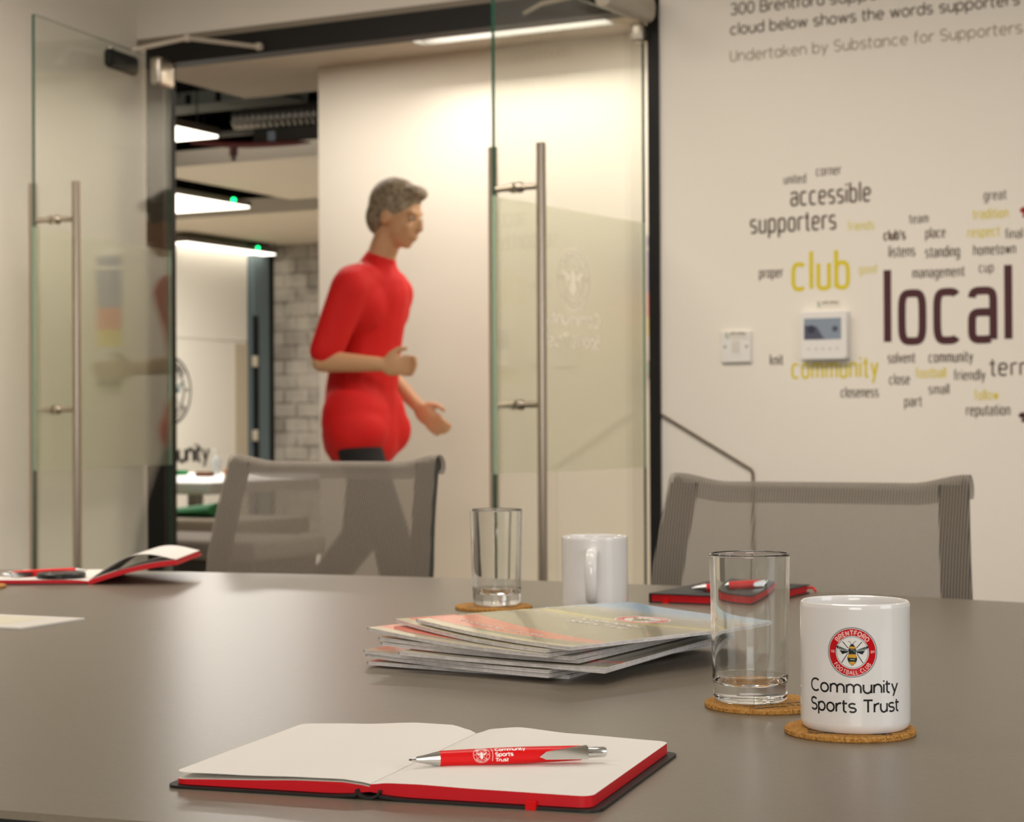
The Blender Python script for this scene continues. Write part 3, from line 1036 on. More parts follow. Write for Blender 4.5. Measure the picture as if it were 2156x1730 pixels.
q = on_plane(372, 1000, .665)
tr_ = thing('green_tray', 'small green tray on the white counter', 'tray', q)
MB().rbox(-.13, .05, -.05, .05, 0, .012, .005).box(-.13, .05, -.05, -.044, .012, .03).box(-.13, .05, .044, .05, .012, .03).box(.044, .05, -.05, .05, .012, .03).build('tray_body', mat('green_plastic', '#2FA35C', 0.4), tr_, False)
q = on_plane(431, 1003, .665)
tag(MB().rbox(-.05, .05, -.03, .03, 0, .03, .006).build('wooden_block', mat('brown_wood', '#7A4E2C', 0.6), None, True, loc=q), 'brown wooden block lying on the white counter', 'block')
q = on_plane(456, 1000, .665)
bt = thing('pump_bottle', 'clear pump bottle standing on the white counter', 'bottle', q)
MB().lathe([(0, 0), (.024, 0), (.026, .006), (.026, .09), (.018, .108), (.009, .114), (0, .114)], 24).build('bottle_body', see_through('clear_plastic', '#C9D3D6', .45, .2), bt)
MB().lathe([(0, .114), (.010, .114), (.010, .128), (.004, .130), (.004, .150), (0, .150)], 16).box(-.03, .006, -.005, .005, .150, .160).build('pump_cap', M_white, bt)
q = on_plane(484, 1000, .665)
tag(MB().rbox(-.03, .03, -.03, .03, 0, .035, .01).build('orange_box', mat('orange_card', '#C9782E', 0.5), None, True, loc=q), 'small orange box on the counter beside the mesh chair', 'box')


def bench(name, label, loc, ztop, c_top, cushion):
    b = thing(name, label, 'bench', loc)
    fab = noise_bump(mat('bench_fabric_' + c_top[1:], c_top, 0.9), 200, 0.2, 0.002)
    MB().rbox(-.7, .55, -.28, .28, ztop - .085, ztop, .02).build('seat', fab, b)
    MB().box(-.66, .51, -.25, .25, ztop - .24, ztop - .085).build('base', mat('bench_dark_' + c_top[1:], '#45403A', 0.8), b, False)
    for x in (-.6, .45):
        for y in (-.2, .2):
            MB().tube([(x, y, 0), (x * .97, y * .97, ztop - .24)], [.014, .022], 10).build('leg', mat('oak_leg', '#A56B2E', 0.5), b)
    return b


q = on_plane(400, 1087, .50)
bench('upholstered_bench', 'beige topped bench holding a green cushion below the white counter', (q.x, q.y, 0), .50, '#A99C88', True)
cu_ = thing('green_cushion', 'curved green cushion lying on the beige bench', 'cushion', (q.x, q.y, .50))
cb = MB()
loops = []
for i in range(13):
    x = -.30 + .50 * i / 12
    h_ = .022 + .05 * (i / 12) ** 1.3
    loops.append([(x, .12 * cos(2 * pi * j / 14), .004 + h_ * .5 + h_ * .5 * sin(2 * pi * j / 14)) for j in range(14)])
cb.loft(loops, 0, True, True, True)
cb.build('cushion_body', mat('green_fabric', '#3D8B57', 0.8), cu_)
q = on_plane(400, 1127, .47)
bench('upholstered_bench', 'grey bench with oak legs standing in front of the beige topped one', (q.x, q.y, 0), .47, '#8A8177', False)

# ------------------------------------------------------------------ the wall with the word cloud
DARK, YEL, MAR, RED = '#5A4A3C', '#D9C62C', '#4A2226', '#A32320'
PALE = '#8E7C62'
YEL2 = '#D8CB62'
words = [
    ('united', 1650, 1697, 388, 15, DARK, .15), ('corner', 1718, 1771, 371, 16, DARK, .15),
    ('accessible', 1664, 1834, 435, 32, DARK, .15), ('supporters', 1579, 1761, 493, 32, DARK, .15),
    ('friends', 1785, 1841, 486, 15, YEL2, .15), ('club', 1666, 1790, 614, 62, YEL, .15), ('team', 1914, 1955, 471, 15, DARK, .15),
    ('great', 2071, 2119, 422, 16, DARK, .15), ('tradition', 2048, 2123, 462, 16, YEL, .15), ('respect', 2037, 2105, 500, 16, YEL, .15),
    ('final', 2116, 2153, 503, 16, DARK, .15), ("club's", 1860, 1907, 507, 17, DARK, .22), ('place', 1948, 1991, 502, 17, DARK, .15),
    ('listens', 1871, 1927, 542, 18, DARK, .15), ('standing', 1948, 2021, 543, 18, DARK, .15), ('hometown', 2049, 2139, 538, 17, DARK, .15),
    ('proper', 1598, 1649, 586, 17, DARK, .15), ('good', 1808, 1846, 576, 14, YEL2, .15), ('management', 1921, 2031, 586, 17, DARK, .15),
    ('cup', 2061, 2092, 574, 16, DARK, .15), ('local', 1861, 2132, 728, 119, MAR, .14), ('solvent', 1869, 1927, 765, 17, DARK, .15),
    ('community', 1955, 2049, 764, 18, DARK, .15), ('terraces', 2084, 2262, 792, 29, DARK, .15), ('community', 1666, 1850, 798, 34, YEL, .15),
    ('football', 1928, 1992, 796, 16, YEL, .15), ('close', 1872, 1916, 810, 17, DARK, .15), ('friendly', 2008, 2075, 801, 17, DARK, .15),
    ('small', 1955, 1999, 830, 16, DARK, .15), ('closeness', 1770, 1850, 837, 17, DARK, .15), ('part', 1904, 1941, 856, 17, DARK, .15),
    ('follow', 2051, 2103, 842, 16, YEL, .15), ('reputation', 2034, 2127, 875, 18, DARK, .15), ('knit', 1621, 1649, 769, 17, DARK, .15),
]
YT = W - 0.0007
NEAR = {'friends': 'pale yellow word friends beside the word supporters', 'good': 'pale yellow word good beside the large yellow word club',
        'local': 'largest word of all, dark maroon local', 'club': 'large yellow word club above the thermostat'}


def wall_text(txt, x0, x1, yb, xh, col, wd, w, e, gap, label, single=False):
    a, b = at(x0, yb, 'y', YT), at(x1, yb, 'y', YT)
    mid = at((x0 + x1) / 2, yb, 'y', YT)
    k = (mid - EYE).dot(FW) / FPX
    h = xh * k
    mb = MB()
    write(mb, txt, b.x - a.x, h, lambda u, v: (u, 0, v), wd * h, w, e, gap, single=single)
    mt = mat('wall_vinyl_' + col[1:], col, 0.55)
    o = mb.build('wall_lettering', mt, None, False, loc=(a.x, YT, a.z))
    return tag(o, label, 'wall lettering', 'lettering on the white wall')


for txt, x0, x1, yb, xh, col, wd in words:
    cname = {DARK: 'brown', YEL: 'yellow', YEL2: 'pale yellow', MAR: 'maroon'}[col]
    lab = NEAR.get(txt) or '%s%s word %s in the word cloud on the white wall' % ('small ' if xh < 25 else '', cname, txt)
    if txt == 'community':
        lab = 'yellow word community just under the white thermostat' if col == YEL else 'small brown word community just under the big maroon word'
    wall_text(txt, x0, x1, yb, xh, col, wd, 0.52, 4.2 if txt == 'local' else 3.2, 0.36 if txt == 'local' else 0.32, lab)
wall_text('s', 2147, 2185, 459, 24, RED, .3, 0.9, 2.2, 0.3, 'edge of a red letter beside the yellow word tradition')
wall_text('s', 2144, 2190, 889, 22, MAR, .3, 0.9, 2.2, 0.3, 'edge of a maroon letter beside the brown word reputation')
wall_text('300 Brentford', 1537, 1736, 33, 20, DARK, .17, 1.0, 2.0, 0.36, 'brown line of writing that starts 300 Brentford, topmost on the wall', True)
wall_text('supporters', 1746, 1935, 11, 20, DARK, .17, 1.0, 2.0, 0.36, 'brown writing supporters ending the topmost line on the wall', True)
wall_text('cloud below shows the words supporters', 1537, 2148, 75, 20, DARK, .17, 1.0, 2.0, 0.36, 'brown line of writing cloud below shows the words supporters', True)
wall_text('Undertaken by Substance for Supporters Direct', 1537, 2262, 131, 19, PALE, .13, 1.0, 2.0, 0.36, 'pale thin line of writing that starts Undertaken by Substance', True)

# thermostat
M_plast = mat('white_plastic', '#E6E2DC', 0.4)
thm = thing('thermostat', 'white square thermostat with a blue grey screen on the wall above yellow community', 'thermostat', (-1.739, W, 1.213))
MB().rbox(-.073, .073, -.004, .0, -.072, .072, .002).add([], []).build('back_plate', M_plast, thm)
mbx = MB()


def rrect(hx, hz, r, y, cz=0.0, n=6):
    pts = []
    for cx, c2, a0 in ((hx - r, hz - r, 0), (-hx + r, hz - r, 90), (-hx + r, -hz + r, 180), (hx - r, -hz + r, 270)):
        for i in range(n + 1):
            a = radians(a0 + 90 * i / n)
            pts.append((cx + r * cos(a), y, cz + c2 + r * sin(a)))
    return pts


mbx.loft([rrect(.070, .070, .010, -.004), rrect(.0715, .0715, .011, -.020), rrect(.0705, .0705, .010, -.026), rrect(.068, .068, .008, -.028)], 0, True, True, True)
bm_fix(mbx.build('body', M_plast, thm))
M_lcd = mat('lcd_blue_grey', '#8E99A6', 0.2)
scr = MB().box(-.058, .054, -.0288, -.0275, -.012, .050).build('screen', M_lcd, thm, False)
dk = mat('lcd_dark', '#5A5C6C', 0.25)
qd = MB()
qd.add([(-.057, -.0292, -.011), (0.004, -.0292, -.011), (-.02, -.0292, .026), (-.057, -.0292, .030)], [(0, 1, 2, 3)])
ring(qd, .0, .009, lambda a, b: (.036 + a, -.0292, .018 + b), 0, 20)
ring(qd, .0, .012, lambda a, b: (-.036 + a, -.0295, .018 + b), 1, 20)
qd.build('display_marks', [dk, mat('lcd_darker', '#404252', 0.25)], scr, False)
for k in range(5):
    MB().box(-.046 + k * .021, -.040 + k * .021, -.0290, -.0278, -.042, -.037).build('touch_button', mat('button_grey', '#BDB7AE', 0.4), thm, False)


def sticker(name, label, loc):
    s = thing(name, label, 'sticker', loc)
    MB().box(-.036, .036, -.0012, 0, -.010, .010).build('sticker_sheet', mat('clear_sticker', '#DCD6CA', 0.5), s, False)
    g = MB()
    stroke(g, [(-.030, .008), (-.028, -.002), (-.026, -.009)], .004, lambda a, b: (a, -.0016, b))
    g.build('green_mark', mat('sticker_green', '#7FA07A', 0.5), s, False)
    g = MB()
    for i, (a, b) in enumerate(((-.018, -.012), (-.010, -.001), (.003, .008), (.010, .018), (.020, .029))):
        stroke(g, [(a, .003 + .0035 * (i % 2)), (b, .004)], .005, lambda u, v: (u, -.0016, v))
    g.build('print', mat('sticker_ink', '#7A6A5E', 0.5), s, False)
    return s


q = at(1744, 640, 'y', W)
sticker('sticker', 'narrow sticker with a green mark on the wall above the thermostat', (q.x, W, q.z))
pl = thing('switch_plate', 'white square blank switch plate on the wall beside the thermostat', 'switch plate', (-2.015, W, 1.187))
mbx = MB()
mbx.loft([rrect(.047, .047, .003, 0), rrect(.047, .047, .003, -.009), rrect(.045, .045, .002, -.011)], 0, True, True, True)
bm_fix(mbx.build('plate', M_plast, pl))
for sx in (-1, 1):
    MB().tube([(sx * .034, -.011, 0), (sx * .034, -.0118, 0)], .0042, 12).build('screw', mat('screw_grey', '#8F887E', 0.4), pl)
MB().box(-.012, .012, -.0125, -.011, -.018, .018).build('cord_outlet', mat('outlet_grey', '#D6D0C6', 0.4), pl, False)
q = at(1549, 705, 'y', W - .012)
sticker('sticker', 'narrow sticker with a green mark on top of the switch plate', (q.x, W - .011, q.z))

# thin brown cable fixed across the wall
p0, p1 = at(1391, 872, 'y', W - .006), at(1585, 990, 'y', W - .006)
cbl = MB().tube([p0, p1 + Vector((-.004, 0, .002)), p1 + Vector((0, 0, -.006)), Vector((p1.x, p1.y, .02))], 0.0042, 10)
tag(cbl.build('wall_cable', mat('brown_cable', '#6B5A48', 0.5)), 'thin brown cable running slantwise then straight down the white wall', 'cable')

# ------------------------------------------------------------------ meeting table
TZ = 0.725
tbl = thing('meeting_table', 'long grey laminate meeting table with curved sides, loaded with notebooks and mugs', 'table', (-1.15, 1.69, 0))
HB, HK = 0.838, 0.155


def outline(inset):
    top, bot = [], []
    n = 60
    x0, x1 = -1.75 + inset, 1.95 - inset
    for i in range(n + 1):
        x = x0 + (x1 - x0) * i / n
        y = HB - HK * x * x - inset
        top.append((x, y))
    pts = list(reversed(top)) + [(x, -y) for x, y in top]
    return pts


mb = MB()
o0, o1 = outline(0.0), outline(0.004)
mb.loft([[(x, y, TZ - 0.004) for x, y in o0], [(x, y, TZ) for x, y in o1]], 0, True, False, True)
bm_fix(mb.build('tabletop', M_table, tbl, True, 20))
mb = MB()
o2, o3 = outline(0.0), outline(0.03)
mb.loft([[(x, y, TZ - 0.035) for x, y in o3], [(x, y, TZ - 0.012) for x, y in o2], [(x, y, TZ - 0.004) for x, y in o2]], 0, True, True, False)
bm_fix(mb.build('edge_band', M_tedge, tbl, True, 20))
for x in (-1.0, 1.1):
    MB().rbox(x - .06, x + .06, -.35, .35, .0, TZ - .035, .02).rbox(x - .09, x + .09, -.5, .5, 0, .03, .012).build('leg', M_black, tbl)


# ------------------------------------------------------------------ mesh chairs
def chair(label, loc, rz, top):
    c = thing('mesh_chair', label, 'chair', loc, rz, 'mesh office chairs at the meeting table')
    # side view of the sling: (y, z); it rolls over backwards at the top
    prof = []
    r = 0.019
    cy, cz_ = 0.016, top - r
    for a in range(-70, 181, 12):
        prof.append((cy + r * cos(radians(a)), cz_ + r * sin(radians(a))))
    for i in range(1, 15):
        t_ = i / 14
        prof.append((cy - r - 0.055 * t_ - 0.015 * sin(pi * t_), cz_ - (cz_ - .56) * t_))
    for i in range(1, 9):
        a = radians(90 * i / 8)
        prof.append((cy - r - .055 - .10 * (1 - cos(a)), .56 - .10 * sin(a)))
    for i in range(1, 8):
        prof.append((cy - r - .155 - .36 * i / 7, .46 - .012 * sin(pi * i / 7)))
    nu = 40
    vs = []
    for (y, z) in prof:
        hw = 0.2365 + 0.017 * min(1, max(0, (top - z) / 0.2))
        for j in range(nu + 1):
            u = -1 + 2 * j / nu
            k = min(1, max(0, (abs(u) - .62) / .36))
            k = k * k * (3 - 2 * k)
            sag = (1 - k) * 0.0135 * min(1, max(0, (z - (top - .16)) / .16))
            bow = .016 * (1 - u * u)
            vs.append((u * hw, y + bow, z - sag))
    mb = MB()
    n1 = nu + 1
    mb.add(vs, [(i * n1 + j, i * n1 + j + 1, (i + 1) * n1 + j + 1, (i + 1) * n1 + j) for i in range(len(prof) - 1) for j in range(nu)])
    mb.build('mesh_sling', M_mesh, c)
    # side rails behind the mesh, following its line
    for s in (-1, 1):
        rail = MB()
        loops = []
        for (y, z) in prof[20:]:
            hw = 0.2365 + 0.017 * min(1, max(0, (top - z) / 0.2))
            xa, xb = s * (hw - .002), s * (hw - .046)
            dy = .004
            loops.append([(xa, y + dy, z), (xb, y + dy + .003, z), (xb, y + dy + .014, z), (xa, y + dy + .014, z)])
        rail.loft(loops, 0, True, True, True)
        bm_fix(rail.build('side_rail', M_chairframe, c))
        # curled end of the head roll
        hr = MB().tube([(s * .225, cy, cz_), (s * .231, cy, cz_)], r - .004, 20)
        hr.build('roll_end', M_chairframe, c)
    # underside: spreader, column, star base
    MB().rbox(-.21, .21, -.42, -.14, .405, .432, .01).build('seat_plate', M_chairframe, c)
    for s in (-1, 1):
        MB().tube([(s * .25, -.05, .56), (s * .275, -.10, .63), (s * .275, -.34, .63), (s * .25, -.38, .47)], .011, 10).build('armrest', M_alu, c)
    MB().tube([(0, -.27, .10), (0, -.27, .41)], .025, 16).build('column', M_alu, c)
    for k in range(5):
        a = 2 * pi * k / 5 + .3
        e_ = (0.28 * cos(a), -.27 + .28 * sin(a), .065)
        lg = MB().tube([(0, -.27, .10), e_], [.022, .014], 10).build('leg', M_alu, c)
        MB().tube([(e_[0], e_[1] - .012, .03), (e_[0], e_[1] + .012, .03)], .03, 16).tube([(e_[0], e_[1], .03), e_], .008, 8).build('castor', M_black, lg)
    return c


chair('grey ribbed mesh chair standing alone before the word cloud wall', (-0.935, 2.80, 0), radians(1), 0.879)
chair('grey ribbed mesh chair turned before the red clad person in the doorway', (-1.985, 3.06, 0), radians(-1), 0.902)

# ------------------------------------------------------------------ mugs
def mug(label, loc, rz, printed):
    g = thing('mug', label, 'mug', loc, rz, 'white mugs on the meeting table')
    R, H, w = 0.0405, 0.0945, 0.0034
    prof = [(0, .003), (R - .010, .003), (R - .008, 0), (R - .003, .0004), (R - .0008, .0025), (R, .006), (R, H - .003), (R - .0006, H - .0008), (R - w * .5, H), (R - w + .0006, H - .0008), (R - w, H - .003), (R - w, .010), (R - w - .003, .0065), (0, .006)]
    MB().lathe(prof, 128, hold=.001).build('cup', M_ceramic, g)
    # local -y faces the camera; the handle sits opposite the print, at +y
    hp = []
    for i in range(25):
        a = radians(-100 + 200 * i / 24)
        ex = cos(a)
        hp.append((0, R - .004 + .030 * max(0.0, ex) ** 0.55 if ex > 0 else R - .004, .049 + .030 * math.copysign(abs(sin(a)) ** .8, sin(a))))
    P = [Vector(p) for p in hp]
    loops = []
    for i, p in enumerate(P):
        d = (P[min(i + 1, len(P) - 1)] - P[max(0, i - 1)]).normalized()
        nrm = Vector((1, 0, 0))
        bi = d.cross(nrm).normalized()
        loops.append([p + nrm * .0072 * cos(2 * pi * j / 16) + bi * .0042 * sin(2 * pi * j / 16) for j in range(16)])
    bm_fix(MB().loft(loops, 0, True, True, True).build('handle', M_ceramic, g))
    if printed:
        def place(k):
            rr = R + .00012 + .00006 * k
            return lambda a, b: (rr * sin(a / R), -rr * cos(a / R), b)
        off = 0.0

        def shift(fn, da, db):
            return lambda a, b: fn(a + da, b + db)
        mm = [mat('print_white', '#F1EFEC', .15), mat('print_grey', '#8C8F90', .2), mat('print_red', '#CC0614', .18), mat('print_letter', '#F6B9B4', .2), mat('print_dark', '#15201F', .18), mat('print_pale', '#AEB9B9', .2), mat('print_gold', '#D9A425', .2)]
        I = dict(white=0, grey=1, red=2, letter=3, dark=4, pale=5, gold=6)
        cr = MB()
        crest(cr, .01825, lambda k: shift(place(k), -.0005, .0600), I)
        cr.build('badge', mm, g)
        tx = MB()
        f = shift(place(0), 0, .0)
        write(tx, 'Community', .0715, .0076, lambda a, b: f(a - .0352, b + .0298), .00135, 1.0, 2.0, .3, step=.0015)
        write(tx, 'Sports Trust', .0725, .0076, lambda a, b: f(a - .0352, b + .0159), .00135, 1.0, 2.0, .3, step=.0015)
        tx.build('lettering', M_ink, g)
    return g


def coaster(label, px, py, loc=None, rz=0.0, printed=True):
    q = Vector(loc) if loc else at(px, py, 'z', TZ)
    c = thing('cork_coaster', label, 'coaster', (q.x, q.y, TZ), rz, 'round cork coasters')
    R = .0485
    MB().lathe([(0, 0), (R - .0008, 0), (R, .0008), (R, .0034), (R - .0008, .0042), (0, .0042)], 72).build('disc', M_cork, c)
    if printed:
        p = MB()
        write(p, 'Community', .062, .0062, lambda a, b: (a - .031, b - .022, .00435), .0013, 1.0, 2.0, .3)
        write(p, 'Sports Trust', .062, .0062, lambda a, b: (a - .031, b - .034, .00435), .0013, 1.0, 2.0, .3)
        p.build('print', M_ink, c, False)
    return c


CT = TZ + .0042
mc = at(1801, 1529, 'z', CT)
yaw = math.atan2(-mc.y, -mc.x) + pi / 2      # turned so that the print faces the camera
coaster('round cork coaster under the printed white mug', 0, 0, (mc.x - .003, mc.y - .004, 0), yaw)
mug('white mug printed with a red bee badge and Community Sports Trust', (mc.x, mc.y, CT), yaw - radians(2), True)
bm_ = at(1253, 1290, 'z', TZ)
mug('plain white mug with its handle turned forward, behind the magazines', (bm_.x, bm_.y, TZ), radians(180) + math.atan2(-bm_.y, -bm_.x) + pi / 2 + radians(-4), True)


# ------------------------------------------------------------------ drinking glasses
def tumbler(label, loc):
    g = thing('drinking_glass', label, 'drinking glass', loc, 0, 'clear tumblers on the meeting table')
    rb, rt_, H, w = .0300, .0330, .1205, .0019
    prof = [(0, .0014), (rb - .006, .0014), (rb - .003, .0002), (rb - .0008, .0012), (rb, .0035), (rb + .0004, .016), (rb + .0008, .0185), (rt_, H - .0016), (rt_ - .0003, H - .0004), (rt_ - w / 2, H), (rt_ - w + .0003, H - .0004), (rt_ - w, H - .0016),
            (rb - w + .0006, .0215), (rb - w - .002, .0165), (rb - .010, .0140), (0, .0135)]
    MB().lathe(prof, 128, hold=.0008).build('glass_body', M_glass, g, True, 60)
    return g


gc = at(1580, 1474, 'z', CT)
coaster('round cork coaster under the clear glass next to the printed mug', 0, 0, (gc.x + .012, gc.y + .000, 0), radians(52))
tumbler('clear empty drinking glass next to the printed mug', (gc.x, gc.y, CT))
g2 = at(1046, 1272, 'z', CT)
coaster('round cork coaster under the clear glass behind the magazines', 0, 0, (g2.x + .002, g2.y - .012, 0), radians(20))
tumbler('clear empty drinking glass behind the stack of magazines', (g2.x, g2.y, CT))
q = at(-60, 1238, 'z', TZ)
coaster('round cork coaster at the very edge of the picture before the propped notebook', 0, 0, (q.x, q.y, 0), 0.3)

# ------------------------------------------------------------------ open notebook
nb = thing('notebook', 'large open black notebook with blank white pages and red edges', 'notebook', (-0.621, 1.002, TZ), radians(9.6))
ND = 0.203


def slab(xs, zb, zt, y0, y1, ny=8, mat_side=1, mat_top=0, mat_bot=1, rnd=0.0):
    """sheet block between two height lines over x; top, bottom and sides get their own slots"""
    mb = MB()
    n = len(xs)
    V = []
    rows = [(j / ny, 0.0) for j in range(ny + 1)]
    if rnd:        # outer corners rounded: extra rows near both ends, each a little shorter
        e_ = rnd / (y1 - y0)
        st = [(e_ * (1 - cos(k * pi / 12)), rnd * (1 - sin(k * pi / 12))) for k in range(7)]
        rows = st + [(j / ny, 0.0) for j in range(1, ny) if e_ < j / ny < 1 - e_] + [(1 - a, b) for a, b in reversed(st)]
        ny = len(rows) - 1
    far = max(xs, key=abs)
    for fn in (zt, zb):
        for (t_, cut) in rows:
            for x in xs:
                q = x * (1 - cut / abs(far)) if rnd else x
                V.append((q, y0 + (y1 - y0) * t_, fn(q, t_)))
    K = n * (ny + 1)
    top, bot, side = [], [], []
    for j in range(ny):
        for i in range(n - 1):
            a = j * n + i
            top.append((a, a + 1, a + n + 1, a + n))
            bot.append((K + a, K + a + n, K + a + n + 1, K + a + 1))
    for i in range(n - 1):
        a = i
        side.append((a, K + a, K + a + 1, a + 1))
        a = ny * n + i
        side.append((a, a + 1, K + a + 1, K + a))
    for j in range(ny):
        a = j * n
        side.append((a, a + n, K + a + n, K + a))
        a = j * n + n - 1
        side.append((a, K + a, K + a + n, a + n))
    mb.v = [tuple(p) for p in V]
    mb.f = top + bot + side
    mb.m = [mat_top] * len(top) + [mat_bot] * len(bot) + [mat_side] * len(side)
    return mb


def lerp_tab(tab, x):
    for (a, za), (b, zb_) in zip(tab, tab[1:]):
        if a <= x <= b:
            t_ = (x - a) / (b - a)
            t_ = t_ * t_ * (3 - 2 * t_) * .5 + t_ * .5
            return za + (zb_ - za) * t_
    return tab[-1][1] if x > tab[-1][0] else tab[0][1]


NW = .142
xsR = [NW * (i / 28) for i in range(29)]
NL = .135
xsL = [-NL * (1 - i / 28) for i in range(29)]
TR = [(0, .0088), (.012, .0128), (.032, .0148), (.07, .0120), (NW, .0095)]
TRf = [(0, .0090), (.012, .0104), (.032, .0106), (.07, .0098), (NW, .0092)]
TL = [(-NW, .0078), (-.09, .0108), (-.045, .0142), (-.018, .0140), (-.004, .0108), (0, .0088)]
TLf = [(-NW, .0075), (-.09, .0090), (-.045, .0106), (-.018, .0110), (-.006, .0100), (0, .0090)]
mix = lambda A, B: (lambda x, t_: lerp_tab(A, x) * (1 - t_ ** .8) + lerp_tab(B, x) * t_ ** .8)
CB = .0018
botR = lambda x, t_: CB + .0022 * max(0, 1 - x / .03) ** 2 + .0004
botL = lambda x, t_: CB + .0022 * max(0, 1 + x / .03) ** 2 + .0004
# cover: two boards and a soft hollow spine
cv = MB()
xs = [-NW - .006 + i * (2 * NW + .012) / 60 for i in range(61)]
cz_ = lambda x: .0026 * max(0, 1 - abs(x) / .03) ** 2
for sgn, (xa, xb) in ((1, (.008, NW + .006)), (-1, (-NL - .005, -.008))):
    xx = [xa + (xb - xa) * i / 24 for i in range(25)]
    b_ = slab(xx, lambda x, t_: cz_(x) + .0002, lambda x, t_: cz_(x) + CB, -.004, ND + .004, 4, 0, 0, 0, .010)
    cv.add(b_.v, b_.f, 0)
# soft spine tube
loops = []
for y in (-.004, ND + .004):
    L = []
    for i in range(13):
        a = pi + pi * i / 12
        L.append((.0085 * cos(a), y, .0058 + .0058 * sin(a) * .95))
    for i in range(13):
        a = 2 * pi - pi * i / 12
        L.append((.0070 * cos(a), y, .0062 + .0045 * sin(a) * .95))
    loops.append(L)
cv.loft(loops, 0, True, True, True)
bm_fix(cv.build('cover', M_cover, nb))
pr = slab(xsR, botR, mix(TRf, TR), 0, ND, 10, rnd=.008)
bm_fix(pr.build('page_block', [M_paper, M_rededge], nb, True, 30))
pl_ = slab(xsL, botL, lambda x, t_: mix(TLf, TL)(x, t_) - .0016 - .0012 * max(0, -x / NW - .3), 0, ND, 10, rnd=.008)
bm_fix(pl_.build('page_block', [M_paper, M_rededge], nb, True, 30))
ls = slab([x for x in xsL], lambda x, t_: mix(TLf, TL)(x, t_) + .0022 * max(0, -x / NW) ** 2 + .0001, lambda x, t_: mix(TLf, TL)(x, t_) + .0022 * max(0, -x / NW) ** 2 + .0004, 0.0005, ND - .001, 10, 0, 0, 0, .008)
bm_fix(ls.build('loose_page', M_paper, nb, True, 30))
MB().box(NW * .72, NW * .72 + .0065, -.0052, -.0008, .0000, .0052).box(NW * .72, NW * .72 + .0065, -.005, ND + .005, -.0000, .0004).build('elastic_band', M_red, nb, False)
rb_ = MB()
rb_.add([(-.034, -.0004, .0086), (-.012, -.0006, .0068), (-.012, .004, .0074), (-.03, .004, .0092)], [(0, 1, 2, 3)])
rb_.build('ribbon_bookmark', mat('orange_red_ribbon', '#E2331A', 0.6), nb, False)


# ------------------------------------------------------------------ pens
def pen(label, p0, p1, roll, lettered, grp='red promotional pens', length=None):
    """p0 the nib, p1 the button end; local +x runs from nib to button"""
    p0, p1 = Vector(p0), Vector(p1)
    d = (p1 - p0)
    L = length or d.length
    g = thing('ballpoint_pen', label, 'pen', p0, 0, grp)
    d.normalize()
    u = Vector((0, 0, 1)).cross(d).normalized()
    w_ = d.cross(u)
    g.rotation_euler = (Matrix((d, u, w_)).transposed() @ Matrix.Rotation(roll, 3, 'X')).to_euler()
    k = L / .130

    def rev(tab, n=28, tri=0.0):
        loops = []
        for x, r in tab:
            loops.append([(x * k, r * (1 + tri * cos(3 * a)) * cos(a), r * (1 + tri * cos(3 * a)) * sin(a)) for a in [2 * pi * j / n for j in range(n)]])
        return MB().loft(loops, 0, True, True, True)
    bm_fix(rev([(0, .0012), (.003, .0012), (.0032, .0018), (.011, .0034), (.018, .0049), (.0185, .0050)]).build('tip', M_chrome, g))
    bm_fix(rev([(-.0015, .0005), (0.0005, .0006)]).build('nib', M_cover, g))
    bm_fix(rev([(.0185, .0050), (.04, .0053), (.075, .0055), (.112, .0048), (.115, .0040)]).build('barrel', M_red, g))
    bm_fix(rev([(.115, .0034), (.116, .0036), (.1285, .0034), (.130, .0026)]).build('button', M_chrome, g))
    cl = MB()
    # wedge clip along the camera side of the barrel (local -y)
    cl.add([(.084 * k, -.0058, -.0006), (.088 * k, -.0078, .0028), (.088 * k, -.0078, -.0022), (.1165 * k, -.0068, .0046), (.1165 * k, -.0068, -.0032), (.1165 * k, -.0010, .0052), (.1165 * k, -.0010, -.0036), (.088 * k, -.0056, .0028), (.088 * k, -.0056, -.0022)],
           [(0, 2, 1), (1, 2, 4, 3), (3, 4, 6, 5), (1, 3, 5, 7), (2, 8, 6, 4), (0, 1, 7), (0, 8, 2), (7, 5, 6, 8), (0, 7, 8)])
    bm_fix(cl.build('clip', M_chrome, g, False))
    if lettered:
        r = .00555
        f = lambda a, b: ((a) * k, -r * cos(b / r + .52), r * sin(b / r + .52))
        wm = mat('pen_white_print', '#FFF4F0', .4)
        pr_ = MB()
        write(pr_, 'Community', .0205, .0022, lambda a, b: f(a + .0545, b + .0014), .0006, 1.0, 2, .3, step=.0012)
        write(pr_, 'Sports', .0122, .0022, lambda a, b: f(a + .0545, b - .0022), .0006, 1.0, 2, .3, step=.0012)
        write(pr_, 'Trust', .0090, .0022, lambda a, b: f(a + .0545, b - .0058), .0006, 1.0, 2, .3, step=.0012)
        stroke(pr_, [(.0520, .0042), (.0528, .002), (.0530, -.001), (.0526, -.005)], .0003, f, 0, .001)
        kk = MB()
        crest(kk, .0055, lambda q_: (lambda a, b: f(a + .0455, b - .0006)), dict(white=1, grey=0, red=1, letter=0, dark=0, pale=1, gold=0))
        for fc, mi in zip(kk.f, kk.m):
            if mi == 0:
                pr_.add([kk.v[i] for i in fc], [tuple(range(len(fc)))], 0)
        pr_.build('print', wm, g, False)
    return g


RP = .0054
NBI = Matrix.Translation((-0.621, 1.002, TZ)) @ Matrix.Rotation(radians(9.6), 4, 'Z')
pz0 = TZ + .0145 + RP
pen('red printed pen lying across the page of the large open notebook', at(866, 1599, 'z', TZ + .0165), at(1276, 1582, 'z', TZ + .0170), radians(0), True)

